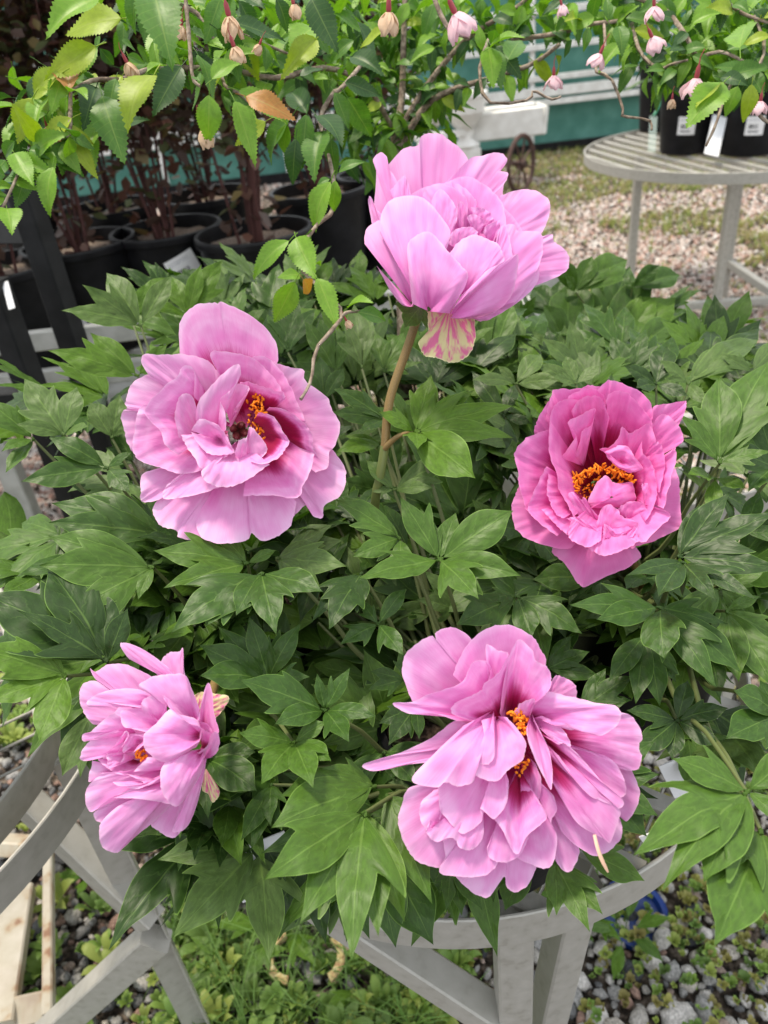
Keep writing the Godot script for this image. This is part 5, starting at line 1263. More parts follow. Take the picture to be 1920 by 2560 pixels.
func tables() -> void:
	# the bench that carries the peonies
	var c := Vector3(0.055, 0.72, -0.672)
	var R := 0.328
	var o := thing("round_bench", "round galvanised steel bench carrying the potted peonies", "bench", Vector3(c.x, 0, c.z))
	var b := MB.new()
	ring(b, c, R, 0.044, 0.004)
	built(o, "rim", b, M.zinc)
	slats(o, c - Vector3(0, 0.025, 0), R - 0.006, Vector3(0.8, 0, 0.6), 0.075, 0.02, 0.03)
	var legs := []
	for a in [87.0, 137.0, 325.0, 238.0, 285.0]:
		var rad := deg_to_rad(a)
		var dir := Vector3(cos(rad), 0, sin(rad))
		var top := c + dir * (R - 0.022) - Vector3(0, 0.045, 0)
		legs.append(top)
	b = MB.new()
	b.bar(legs[0] + Vector3(0, 0.02, 0), Vector3(legs[0].x, 0, legs[0].z), 0.032, 0.032, Vector3.RIGHT, 0.002)
	built(o, "leg", b, M.zinc)
	for i in range(2, 5):
		leg_angle(o, legs[i], Vector3(legs[i].x, 0, legs[i].z), Vector3(c.x - legs[i].x, 0, c.z - legs[i].z), 0.034)
	for e in [[legs[1] + Vector3(0, -0.01, 0), Vector3(legs[0].x, 0.50, legs[0].z) + Vector3(-0.012, 0, 0.004)], [on_level(1450, 2190, 0.675), Vector3(legs[0].x, 0.12, legs[0].z) + Vector3(0.01, 0, -0.02)]]:
		b = MB.new()
		b.bar(e[0], e[1], 0.032, 0.032, Vector3.UP, 0.002)
		built(o, "brace", b, M.zinc)
	# the bench to the left, cut by the frame
	var q0 := on_level(0, 2178, 0.72)
	var q1 := on_level(191, 1939, 0.72)
	var qa := on_level(72, 1908, 0.72)
	var mid := (q0 + q1) / 2
	var nrm := (q1 - q0).normalized().cross(Vector3.UP)
	if nrm.x > 0:
		nrm = -nrm
	var R2 := 0.40
	var c2 := mid + nrm * sqrt(R2 * R2 - (q1 - q0).length_squared() / 4)
	o = thing("round_bench", "galvanised bench with two concentric hoops and a braced leg, cut by the photo's left edge", "bench", Vector3(c2.x, 0, c2.z))
	b = MB.new()
	ring(b, c2, R2, 0.044, 0.004)
	built(o, "rim", b, M.zinc)
	b = MB.new()
	var R3 := (qa - c2).length()
	ring(b, c2, R3, 0.044, 0.004)
	built(o, "inner_hoop", b, M.zinc)
	slats(o, c2 - Vector3(0, 0.03, 0), R3 - 0.006, Vector3(0.5, 0, 0.86), 0.09, 0.02, 0.04)
	var rod := MB.new()
	rod.tube([on_level(40, 2000, 0.68), on_level(178, 1868, 0.68)], [0.003, 0.003], 6)
	built(o, "rod", rod, M.zinc)
	var lt := on_level(268, 1905, 0.68)
	var out := (lt - Vector3(c2.x, lt.y, c2.z)).normalized()
	lt = c2 + out * (R2 - 0.024) - Vector3(0, 0.04, 0)
	leg_angle(o, lt, Vector3(lt.x, 0, lt.z), Vector3(-0.9, 0, 0.45), 0.038)
	var joint := Vector3(lt.x, 0.36, lt.z) + Vector3(-0.005, 0, 0.012)
	for e in [[on_level(40, 1975, 0.56), joint + Vector3(0, 0.02, 0)], [joint + Vector3(0, -0.01, 0.006), on_level(60, 2640, 0.04)]]:
		b = MB.new()
		b.bar(e[0], e[1], 0.042, 0.032, Vector3.UP, 0.002)
		built(o, "brace", b, M.zinc)
	var back_foot := on_level(582, 2262, 0.0)
	leg_angle(o, back_foot + Vector3(0, 0.68, 0), back_foot, Vector3(0.5, 0, -0.8), 0.04)
	for a in [150.0, 230.0]:
		var dir := Vector3(cos(deg_to_rad(a)), 0, sin(deg_to_rad(a)))
		var t := c2 + dir * (R2 - 0.024) - Vector3(0, 0.04, 0)
		leg_angle(o, t, Vector3(t.x, 0, t.z), -dir, 0.04)
	# bench behind, under the back peony
	var c3 := Vector3(0.44, 0.72, -1.20)
	o = thing("round_bench", "round galvanised bench hidden under the rear peony foliage", "bench", Vector3(c3.x, 0, c3.z))
	b = MB.new()
	ring(b, c3, 0.30, 0.05, 0.004)
	built(o, "rim", b, M.zinc)
	slats(o, c3 - Vector3(0, 0.025, 0), 0.294, Vector3(1, 0, 0), 0.09, 0.02, 0.05)
	for a in [60.0, 150.0, 240.0, 330.0]:
		var dir := Vector3(cos(deg_to_rad(a)), 0, sin(deg_to_rad(a)))
		var t := c3 + dir * 0.28 - Vector3(0, 0.045, 0)
		leg_angle(o, t, Vector3(t.x, 0, t.z), -dir, 0.034)
	# the bench in the yard
	var left := on_level(1462, 372, 0.72)
	var near := on_level(1830, 432, 0.72)
	var R4 := 0.66
	var m4 := (left + near) / 2
	var n4 := (near - left).normalized().cross(Vector3.UP)
	if n4.x < 0:
		n4 = -n4
	var c4 := m4 + n4 * sqrt(maxf(0.01, R4 * R4 - (near - left).length_squared() / 4))
	o = thing("round_bench", "round galvanised bench with slatted top standing in the gravel yard", "bench", Vector3(c4.x, 0, c4.z))
	b = MB.new()
	ring(b, c4, R4, 0.042, 0.006)
	built(o, "rim", b, M.zinc_far)
	slats(o, c4 - Vector3(0, 0.015, 0), R4 - 0.008, (on_level(1700, 420, 0.72) - on_level(1480, 360, 0.72)).normalized(), 0.075, 0.014, 0.032, M.zinc_far)
	var la := on_level(1570, 760, 0.0)
	var lb := on_level(1806, 742, 0.0)
	var lc := c4 * 2 - la
	var ld := c4 * 2 - lb
	for p in [la, lb, Vector3(lc.x, 0, lc.z), Vector3(ld.x, 0, ld.z)]:
		b = MB.new()
		b.bar(Vector3(p.x, 0.67, p.z), Vector3(p.x, 0, p.z), 0.036, 0.036, Vector3.RIGHT, 0.003)
		built(o, "leg", b, M.zinc_far)
	for e in [[Vector3(lb.x, 0.17, lb.z), on_level(1950, 745, 0.06)], [on_level(1610, 772, 0.05), on_level(1990, 745, 0.05)]]:
		b = MB.new()
		b.bar(e[0], e[1], 0.036, 0.036, Vector3.UP, 0.003)
		built(o, "crossbar", b, M.zinc_far)
	# pots on it
	var pot := make_pot(0.125, 0.105, 0.29, true)
	var i := 0
	for e in [[1712, 390, 0.705, "black pot with square price label nearest the bare slats of the yard bench", 0.05, 0.085], [1864, 394, 0.705, "black pot at the photo's right edge with a price label and white tag", -0.15, 0.10], [1652, 332, 0.705, "black pot furthest back on the yard bench, beside the green fence", -0.45, 0.08]]:
		var base := on_level(e[0], e[1], 0.712)
		var away := (base - EYE)
		away.y = 0
		var pp := pot_at(pot, base + away.normalized() * 0.105, e[3], "pots on the yard bench")
		sticker(pp, pot, e[4], 0.115 if i < 2 else 0.17, 0.068, 0.068, -0.03)
		var r := RandomNumberGenerator.new()
		r.seed = 80 + i
		young_plant(pp.position + Vector3(0, 0.25, 0), ["leafy green plant in the labelled pot on the yard bench", "leafy green plant in the pot at the photo's right edge", "pale green fan-leaved plant in the furthest pot of the yard bench"][i], r)
		i += 1
	# hang tags
	var q := on_level(1795, 405, 0.73)
	tag_card(at(1800, 290, 3.05), at(1778, 388, 2.98), 0.055, "white hang tag leaning between two black pots on the yard bench")
	q = at(1645, 240, 3.1)
	b = MB.new()
	b.tube(catmull([at(1647, 232, 3.05), at(1648, 262, 3.05), at(1634, 290, 3.05)], 8), [0.006, 0.006], 6)
	o = thing("plant_label", "clear plastic plant label on a green tie beside a black pot", "plant label", at(1634, 290, 3.05))
	built(o, "tie", b, M.green_tie)
	b = MB.new()
	b.bar(at(1634, 290, 3.05), at(1629, 380, 3.0), 0.03, 0.002, RGT, 0.0005)
	built(o, "sleeve", b, M.clear_sleeve)


func tag_card(a: Vector3, b_: Vector3, wide: float, label: String) -> void:
	var b := MB.new()
	b.bar(a, b_, wide, 0.0015, RGT, 0.0004)
	tag(built(self, "price_card", b, M.card), label, "price card")


func young_plant(p: Vector3, label: String, r: RandomNumberGenerator) -> void:
	var o := thing("potted_plant", label, "plant", p, "plants on the yard bench")
	for k in 14:
		var b := MB.new()
		var a := TAU * k / 14.0 + r.randf()
		var l := r.randf_range(0.14, 0.26)
		var dir := Vector3(cos(a), r.randf_range(0.4, 1.5), sin(a)).normalized()
		var st := p + dir * r.randf_range(0.06, 0.16)
		b.tube([p, st], [0.003, 0.002], 5, false)
		leaflet(b, st, st + (dir + Vector3(0, -0.5, 0)).normalized() * l, Vector3.UP, [0, 3][k % 2], 0.26, 0.1, 0.2, k * 3)
		built(o, "leaf", b, M["leaf_%d" % [3, 0][k % 2]])


func shrub_mesh(sd: int) -> Array:
	var r := RandomNumberGenerator.new()
	r.seed = sd
	var stems := []
	var lv := MB.new()
	lv.colored = true
	for s in 10:
		var a := r.randf() * TAU
		var lean := r.randf_range(0.03, 0.22)
		var h := r.randf_range(0.75, 1.15)
		var p0 := Vector3(cos(a), 0, sin(a)) * r.randf_range(0.0, 0.04)
		var p1 := p0 + Vector3(cos(a) * lean * 0.4, h * 0.5, sin(a) * lean * 0.4) + Vector3(r.randf_range(-0.03, 0.03), 0, r.randf_range(-0.03, 0.03))
		var p2 := p0 + Vector3(cos(a) * lean, h, sin(a) * lean)
		var path := catmull([p0, p1, p2], 10)
		var b := MB.new()
		b.tube(path, [0.0045, 0.0043, 0.0041, 0.0038, 0.0035, 0.0032, 0.0029, 0.0026, 0.0022, 0.0018, 0.0014], 6)
		stems.append(b)
		for k in 230:
			var t := pow(r.randf(), 0.8)
			var j := int(t * 9.9)
			var q: Vector3 = path[j].lerp(path[j + 1], t * 10 - j) + Vector3(r.randf_range(-1, 1), r.randf_range(-0.5, 0.5), r.randf_range(-1, 1)) * 0.095 * (0.5 + t)
			if t < 0.30 and r.randf() < 0.88:
				continue
			var l := r.randf_range(0.025, 0.05)
			var dir := Vector3(r.randf_range(-1, 1), r.randf_range(-0.8, 0.6), r.randf_range(-1, 1)).normalized()
			var n := Vector3(r.randf_range(-0.7, 0.7), 1, r.randf_range(-0.7, 0.7))
			n = (n - dir * n.dot(dir)).normalized()
			var sd2 := n.cross(dir)
			var kind := r.randf()
			lv.tint = Color(0.095, 0.060, 0.048) if kind < 0.44 else (Color(0.14, 0.066, 0.045) if kind < 0.64 else (Color(0.09, 0.105, 0.042) if kind < 0.86 else Color(0.20, 0.155, 0.06)))
			var c0 := lv.p(q)
			var c1 := lv.p(q + dir * l * 0.4 + sd2 * l * 0.38 + n * l * 0.08)
			var c2 := lv.p(q + dir * l * 0.75 + sd2 * l * 0.26 + n * l * 0.04)
			var c3 := lv.p(q + dir * l)
			var c4 := lv.p(q + dir * l * 0.75 - sd2 * l * 0.26 + n * l * 0.04)
			var c5 := lv.p(q + dir * l * 0.4 - sd2 * l * 0.38 + n * l * 0.08)
			var cm := lv.p(q + dir * l * 0.5 - n * l * 0.03)
			for tr in [[c0, c1], [c1, c2], [c2, c3], [c3, c4], [c4, c5], [c5, c0]]:
				lv.tri(cm, tr[0], tr[1])
	var out := []
	for b in stems:
		out.append(b.mesh())
	return [out, lv.mesh()]


func nursery_row() -> void:
	# the grey bench the big pots stand on
	var o := thing("shelf_bench", "low grey boarded bench under the dark-leaved shrubs", "bench", Vector3(-0.4, 0, -2.0))
	var y := 0.60
	for k in 7:
		var b := MB.new()
		b.bar(Vector3(-1.9, y - 0.013, -1.88 - k * 0.17), Vector3(0.55, y - 0.013, -1.88 - k * 0.17), 0.13, 0.024, Vector3.BACK, 0.003)
		built(o, "board", b, M.grey_board)
	for e in [[0.785, 0.046], [0.690, 0.05]]:
		var b := MB.new()
		b.bar(Vector3(-1.9, e[0], -1.755), Vector3(0.55, e[0], -1.755), 0.022, e[1], Vector3.BACK, 0.003)
		built(o, "rail", b, M.grey_board)
	for x in [-1.7, -0.95, -0.2, 0.5]:
		for z in [-1.80, -2.9]:
			var b := MB.new()
			b.bar(Vector3(x, y - 0.026, z), Vector3(x, 0, z), 0.05, 0.05, Vector3.RIGHT, 0.003)
			built(o, "leg", b, M.grey_board)
	var va := shrub_mesh(11)
	var vb := shrub_mesh(29)
	var pot := make_pot(0.15, 0.118, 0.295, false)
	var spots := [
		[-20, 612, 1.95, "black pot half behind the black frame at the photo's left edge", "dark purple-leaved shrub at the photo's left edge", -1],
		[195, 606, 2.12, "big black pot directly right of the black frame post, sandy soil", "dark purple-leaved shrub just right of the black frame post", 0],
		[412, 562, 2.16, "big black pot with a tilted white price label on its front", "dark red-stemmed shrub in the pot with a tilted price label", 1],
		[630, 560, 2.02, "big black pot with pale sandy soil nearest the hanging cherry twig", "dark red-stemmed shrub behind the hanging cherry twig", -1],
		[272, 520, 2.52, "black pot in the second row with sandy soil, between two front pots", "dark shrub in the second row, left part", -1],
		[520, 505, 2.55, "black pot in the second row, mostly hidden behind the front pots", "dark shrub in the second row, middle", -1],
		[800, 500, 2.45, "black pot in the second row, left of the top bloom", "dark shrub in the second row, left of the top bloom", -1],
		[960, 480, 2.60, "black pot in the second row, right behind the top bloom", "dark shrub in the second row behind the top bloom", -1],
		[60, 470, 2.60, "black pot in the second row behind the black frame", "dark shrub in the second row behind the black frame", -1],
		[-150, 520, 2.50, "black pot beyond the left edge in the second row", "dark shrub beyond the left edge in the second row", -1],
	]
	var r := RandomNumberGenerator.new()
	r.seed = 8
	var i := 0
	for e in spots:
		if e[0] < -100:
			continue
		var rim_c := at(e[0], e[1], e[2])
		var pos := Vector3(rim_c.x, y, rim_c.z)
		if i >= 4:
			pos.z = minf(pos.z, -2.36)
		var pp := pot_at(pot, pos, e[3], "big black pots on the low bench")
		if e[5] == 1:
			sticker(pp, pot, -0.18, 0.205, 0.085, 0.085, 0.35)
		if e[5] == 0:
			sticker(pp, pot, 0.62, 0.12, 0.075, 0.075, 0.3)
		var v: Array = va if i % 2 == 0 else vb
		var s := thing("shrub", e[4], "shrub", pos + Vector3(0, 0.255, 0), "dark-leaved shrubs in big black pots")
		s.rotation.y = r.randf() * TAU
		s.scale = Vector3.ONE * r.randf_range(0.9, 1.12)
		for st in v[0]:
			part(s, "stem", st, M.shrub_stem)
		part(s, "foliage", v[1], M.shrub_leaf)
		i += 1
	# black frame in front of them
	o = thing("plant_trolley", "black steel plant trolley with square posts at the photo's left edge", "trolley", Vector3(-0.6, 0, -1.55))
	var ps := []
	for e in [[98, 600, 1.50], [15, 800, 1.46]]:
		var q := at(e[0], e[1], e[2])
		ps.append(q)
		var b := MB.new()
		b.bar(Vector3(q.x, 1.135 if ps.size() == 1 else 1.0, q.z), Vector3(q.x, 0.0, q.z), 0.046, 0.046, Vector3(0.9, 0, 0.3), 0.003)
		built(o, "post", b, M.black_steel)
	var b := MB.new()
	b.bar(at(-160, 545, 1.56), at(72, 545, 1.56), 0.004, 0.105, FWD, 0.001)
	built(o, "side_panel", b, M.black_steel)
	b = MB.new()
	b.bar(at(-160, 1010, 1.5), at(210, 985, 1.5), 0.04, 0.04, Vector3.UP, 0.003)
	built(o, "shelf_bar", b, M.black_steel)
	tag_card(at(12, 705, 1.42), at(30, 772, 1.41), 0.012, "slim white label strip hanging at the black trolley post")


func yard_back() -> void:
	var z := -8.35
	var o := thing("shade_fence", "green shade-net fence with white horizontal rails at the back of the yard", "fence", Vector3(0, 0, z))
	var b := MB.new()
	var rows := []
	var uvs := []
	for i in 2:
		var row := PackedVector3Array()
		var ur := PackedVector2Array()
		for k in 121:
			var x := -7.0 + 14.0 * k / 120.0
			row.append(Vector3(x, 0.02 + 1.75 * i, z + 0.05 * sin(x * 2.3) * (0.4 + 0.6 * i) + 0.02 * sin(x * 9.0)))
			ur.append(Vector2(k / 4.0, i))
		rows.append(row)
		uvs.append(ur)
	b.grid(rows, uvs)
	built(o, "shade_net", b, M.net)
	for e in [[0.44, 0.05], [0.53, 0.085], [0.645, 0.05], [0.90, 0.05], [1.18, 0.06], [1.42, 0.05], [1.72, 0.06]]:
		b = MB.new()
		b.bar(Vector3(-7, e[0], z + 0.14), Vector3(7, e[0], z + 0.14), 0.03, e[1], Vector3.BACK, 0.004)
		built(o, "rail", b, M.white_paint)
	for k in 12:
		b = MB.new()
		var x := -6.6 + k * 1.2 + 0.05
		b.bar(Vector3(x, 0, z + 0.10), Vector3(x, 1.8, z + 0.10), 0.045, 0.045, Vector3.RIGHT, 0.004)
		built(o, "post", b, M.white_paint)
	b = MB.new()
	b.bar(Vector3(-7, 0.045, z + 0.16), Vector3(7, 0.045, z + 0.16), 0.02, 0.09, Vector3.BACK, 0.004)
	built(o, "ground_sheet", b, M.black_plastic)
	# white cart with an iron wheel
	var hub := on_level(1303, 410, 0.225)
	o = thing("hand_cart", "white hand cart with a rusty spoked iron wheel in the yard", "cart", Vector3(hub.x, 0, hub.z))
	var ax := Vector3(0.76, 0, 0.65).normalized()
	var side := ax.cross(Vector3.UP)
	var wr := hub.y - 0.01
	for s in [0.0, -0.75]:
		var hc: Vector3 = hub + ax * s
		b = MB.new()
		var rim := []
		for k in 33:
			var a := TAU * k / 32.0
			rim.append(hc + (side * cos(a) + Vector3.UP * sin(a)) * (wr - 0.014))
		b.tube(rim, [0.018], 8, false)
		var w := built(o, "wheel", b, M.rust)
		for k in 8:
			var a := TAU * k / 8.0 + 0.3
			var sb := MB.new()
			sb.tube([hc, hc + (side * cos(a) + Vector3.UP * sin(a)) * (wr - 0.02)], [0.010, 0.008], 6)
			for q in sb.v.size():
				sb.v[q] -= o.position
			part(w, "spoke", sb.mesh(), M.rust)
		var hb := MB.new()
		hb.tube([hc - ax * 0.04, hc + ax * 0.04], [0.03, 0.03], 10)
		for q in hb.v.size():
			hb.v[q] -= o.position
		part(w, "hub", hb.mesh(), M.rust)
	b = MB.new()
	b.tube([hub - ax * 0.8, hub + ax * 0.05], [0.014, 0.014], 8)
	built(o, "axle", b, M.rust)
	var t0 := at(1360, 300, 6.15)
	var t1 := at(1175, 322, 6.35)
	for e in [[0.0, 0.21], [0.33, 0.21]]:
		b = MB.new()
		b.bar(t0 + Vector3(0, 0.0, -e[0]), t1 + Vector3(0, 0.0, -e[0]), 0.025, e[1], Vector3.BACK, 0.012)
		built(o, "side_board", b, M.white_paint)
	b = MB.new()
	b.bar(t0 + Vector3(0, -0.085, -0.165), t1 + Vector3(0, -0.085, -0.165), 0.31, 0.03, Vector3.BACK, 0.004)
	built(o, "floor_board", b, M.white_paint)
	b = MB.new()
	b.bar(t0 + Vector3(0.014, 0, 0.01), t0 + Vector3(0.014, 0, -0.34), 0.025, 0.20, RGT, 0.008)
	built(o, "end_board", b, M.white_paint)
	b = MB.new()
	b.bar(at(1180, 330, 6.3), at(1040, 345, 6.0), 0.05, 0.04, Vector3.UP, 0.004)
	built(o, "shaft", b, M.white_paint)
	# white urns beside it
	var prof := [Vector2(0, 0), Vector2(0.11, 0.0), Vector2(0.12, 0.02), Vector2(0.06, 0.06), Vector2(0.05, 0.12), Vector2(0.10, 0.17), Vector2(0.16, 0.26), Vector2(0.175, 0.36), Vector2(0.19, 0.37), Vector2(0.19, 0.40), Vector2(0.16, 0.40), Vector2(0.14, 0.30), Vector2(0, 0.29)]
	var k := 0
	for e in [[1165, 395, 6.4, "white urn standing beside the hand cart"], [1080, 400, 6.7, "white urn between the cart and the top bloom"]]:
		b = MB.new()
		var p := at(e[0], e[1], e[2])
		var u := thing("garden_urn", e[3], "urn", Vector3(p.x, 0, p.z), "white urns by the cart")
		b.lathe(prof, 28, Transform3D(Basis.from_scale(Vector3(1, 1.0, 1)), Vector3(p.x, 0.32, p.z)))
		built(u, "bowl", b, M.white_paint)
		b = MB.new()
		b.bar(Vector3(p.x, 0, p.z), Vector3(p.x, 0.318, p.z), 0.22, 0.22, Vector3.RIGHT, 0.01)
		built(u, "plinth", b, M.white_paint)
		k += 1


func stone_mesh(sd: int) -> ArrayMesh:
	var n := FastNoiseLite.new()
	n.seed = sd
	n.frequency = 0.9
	var s := SphereMesh.new()
	s.radial_segments = 9
	s.rings = 5
	s.radius = 1.0
	s.height = 2.0
	var arr := s.get_mesh_arrays()
	var v: PackedVector3Array = arr[Mesh.ARRAY_VERTEX]
	var b := MB.new()
	var key := {}
	var remap := []
	for q in v:
		var k := Vector3i((q * 1000).round())
		if not key.has(k):
			key[k] = b.v.size()
			var f := 1.0 + 0.55 * n.get_noise_3dv(q * 1.2) + 0.2 * n.get_noise_3dv(q * 3.5)
			var p := q * f * Vector3(1.0, 0.62, 0.78)
			b.p(p, Vector2(q.x, q.z))
		remap.append(key[k])
	var ix: PackedInt32Array = arr[Mesh.ARRAY_INDEX]
	for i in range(0, ix.size(), 3):
		b.tri(remap[ix[i]], remap[ix[i + 1]], remap[ix[i + 2]])
	return b.mesh()


func multi(parent: Node3D, called: String, mesh: Mesh, mt: Material, put: Array, cols: Array) -> MultiMeshInstance3D:
	var mm := MultiMesh.new()
	mm.transform_format = MultiMesh.TRANSFORM_3D
	mm.use_colors = not cols.is_empty()
	mm.mesh = mesh
	mm.instance_count = put.size()
	for i in put.size():
		mm.set_instance_transform(i, put[i])
		if cols:
			mm.set_instance_color(i, cols[i])
	var mi := MultiMeshInstance3D.new()
	mi.name = numbered(called) if parent == self else called
	mi.multimesh = mm
	mi.material_override = mt
	mi.set_meta("kind", "stuff")
	parent.add_child(mi, true)
	return mi


func seen(p: Vector3, m := 60.0) -> bool:
	var q := to_px(p)
	return q.z > 0.1 and q.x > -m and q.x < W + m and q.y > -m and q.y < H + m


func height(x: float, z: float) -> float:
	return 0.012 * noise.get_noise_2d(x * 0.8, z * 0.8) + 0.006 * noise.get_noise_2d(x * 4.0, z * 4.0)


func ground() -> void:
	var g := MB.new()
	var rows := []
	var uvs := []
	var zs := []
	for i in 60:
		zs.append(0.9 - 0.06 * i)
	for i in 30:
		zs.append(-2.7 - 0.35 * i)
	zs.append_array([-16.0, -30.0, -80.0, -300.0])
	for z in zs:
		var row := PackedVector3Array()
		var ur := PackedVector2Array()
		for k in 121:
			var f := k / 60.0 - 1.0
			var x := 4.0 * f + (200.0 * pow(absf(f), 9.0) * signf(f))
			row.append(Vector3(x, height(x, z) - 0.012, z))
			ur.append(Vector2(x, z))
		rows.append(row)
		uvs.append(ur)
	g.grid(rows, uvs)
	var o := built(self, "ground", g, M.ground)
	o.set_meta("kind", "structure")
	var r := RandomNumberGenerator.new()
	r.seed = 606
	var shapes := []
	for k in 7:
		shapes.append(stone_mesh(k * 13 + 3))
	# stones near the camera
	var near := []
	var cells := {}
	for k in 52000:
		var p := Vector3(r.randf_range(-1.6, 1.6), 0, -lerpf(0.15, 2.2, pow(r.randf(), 1.4)))
		if not seen(p, 700.0):
			continue
		var px := to_px(p)
		var size := lerpf(0.005, 0.019, pow(r.randf(), 1.5)) * (1.35 if r.randf() < 0.06 else 1.0)
		var weedy := px.x > 430 and px.x < 1100 and noise.get_noise_2d(p.x * 2.4 + 5.0, p.z * 2.4) > -0.18
		if weedy and r.randf() < 0.6:
			continue
		if px.x > 1250:
			size *= 1.12
		var cell := Vector2i(int(floor(p.x / 0.03)), int(floor(p.z / 0.03)))
		var clear := true
		for dx in [-1, 0, 1]:
			for dz in [-1, 0, 1]:
				for q in cells.get(cell + Vector2i(dx, dz), []):
					if Vector2(q.x - p.x, q.z - p.z).length() < (q.y + size) * 0.68:
						clear = false
		if not clear:
			continue
		if not cells.has(cell):
			cells[cell] = []
		cells[cell].append(Vector3(p.x, size, p.z))
		near.append([size / px.z, p, size, px])
	near.sort_custom(func(a, b): return a[0] > b[0])
	var rest := [[], [], [], [], [], [], []]
	var restc := [[], [], [], [], [], [], []]
	var pal := [Color(0.54, 0.52, 0.49), Color(0.42, 0.42, 0.42), Color(0.19, 0.195, 0.205), Color(0.62, 0.58, 0.53), Color(0.40, 0.26, 0.21), Color(0.28, 0.27, 0.26), Color(0.68, 0.66, 0.64), Color(0.50, 0.39, 0.34), Color(0.075, 0.08, 0.095)]
	var lone := 0
	for e in near:
		var p: Vector3 = e[1]
		var s: float = e[2]
		p.y = height(p.x, p.z) + s * r.randf_range(-0.15, 0.4)
		var t := Transform3D(Basis.from_euler(Vector3(r.randf_range(-0.5, 0.5), r.randf() * TAU, r.randf_range(-0.5, 0.5))) * Basis.from_scale(Vector3(1, r.randf_range(0.8, 1.3), r.randf_range(0.8, 1.2)) * s), p)
		var px: Vector3 = e[3]
		var ci := r.randi_range(0, 8)
		if px.x < 500 and r.randf() < 0.5:
			ci = [2, 5, 8, 4, 1][r.randi_range(0, 4)]
		elif px.x > 1250 and r.randf() < 0.55:
			ci = [0, 3, 6, 6, 1][r.randi_range(0, 4)]
		var open := px.y > 2060 or (px.x > 1640 and px.y > 1500)
		if lone < 300 and open and seen(p, 10.0):
			var st := part(o, "stone", shapes[r.randi_range(0, 6)], M["stone_%d" % ci])
			st.transform = t
			lone += 1
		else:
			var k := r.randi_range(0, 6)
			rest[k].append(t)
			var f := r.randf_range(0.75, 1.15)
			restc[k].append(pal[ci] * f)
	for k in 7:
		multi(o, "gravel", shapes[k], M.stone, rest[k], restc[k])
	# pinkish chippings of the yard
	var small := SphereMesh.new()
	small.radial_segments = 5
	small.rings = 2
	small.radius = 1.0
	small.height = 1.3
	var put := []
	var cols := []
	for k in 130000:
		var z := -lerpf(1.4, 9.0, pow(r.randf(), 1.35))
		var x := lerpf(-0.55 * -z - 0.2, 0.75 * -z + 0.4, r.randf())
		var p := Vector3(x, 0, z)
		var px := to_px(p)
		if not seen(p, 500.0):
			continue
		var patch := noise.get_noise_2d(x * 0.55 + 20.0, z * 0.7) + 0.30 * noise.get_noise_2d(x * 3.0, z * 3.0)
		if z < -4.6:
			patch += 0.12 * (-z - 4.6)
		if patch > 0.10 and r.randf() < 0.75:
			continue
		var s := r.randf_range(0.008, 0.019)
		p.y = height(x, z) + s * 0.1
		put.append(Transform3D(Basis.from_euler(Vector3(r.randf(), r.randf() * TAU, r.randf())) * Basis.from_scale(Vector3(1, 0.7, 0.8) * s), p))
		cols.append([Color(0.76, 0.66, 0.61), Color(0.64, 0.46, 0.40), Color(0.84, 0.80, 0.77), Color(0.58, 0.36, 0.30), Color(0.68, 0.60, 0.55), Color(0.46, 0.38, 0.34)][r.randi_range(0, 5)])
	multi(o, "gravel", small, M.stone, put, cols)
	weeds(r)


func rosette(r: RandomNumberGenerator, n: int, long: float, wide: float, lift: float) -> ArrayMesh:
	var b := MB.new()
	for k in n:
		var a := TAU * k / n + r.randf_range(-0.3, 0.3)
		var l := long * r.randf_range(0.6, 1.1)
		var dir := Vector3(cos(a), 0, sin(a))
		var s := Vector3(-sin(a), 0, cos(a))
		var up := lift * r.randf_range(0.5, 1.3)
		var rows := []
		var uvs := []
		for i in 6:
			var u := i / 5.0
			var w := wide * l * sin(PI * minf(0.06 + u * 0.94, 1.0))
			var c := dir * l * (0.12 + u * 0.88) + Vector3.UP * l * (up * sin(u * 1.9) + 0.05)
			rows.append(PackedVector3Array([c - s * w + Vector3.UP * w * 0.35, c, c + s * w + Vector3.UP * w * 0.35]))
			uvs.append(PackedVector2Array([Vector2(0, u), Vector2(0.5, u), Vector2(1, u)]))
		b.grid(rows, uvs)
	return b.mesh()


func tuft(r: RandomNumberGenerator, n: int, long: float) -> ArrayMesh:
	var b := MB.new()
	for k in n:
		var a := r.randf() * TAU
		var l := long * r.randf_range(0.5, 1.1)
		var lean := r.randf_range(0.15, 0.9)
		var dir := Vector3(cos(a), 0, sin(a))
		var s := Vector3(-sin(a), 0, cos(a)) * long * 0.022
		var st := dir * long * 0.1 * r.randf()
		var rows := []
		var uvs := []
		for i in 5:
			var u := i / 4.0
			var c := st + Vector3.UP * l * (u - 0.3 * lean * u * u) + dir * l * lean * u * u
			rows.append(PackedVector3Array([c - s * (1.0 - u * 0.95), c + s * (1.0 - u * 0.95)]))
			uvs.append(PackedVector2Array([Vector2(0, u), Vector2(1, u)]))
		b.grid(rows, uvs)
	return b.mesh()


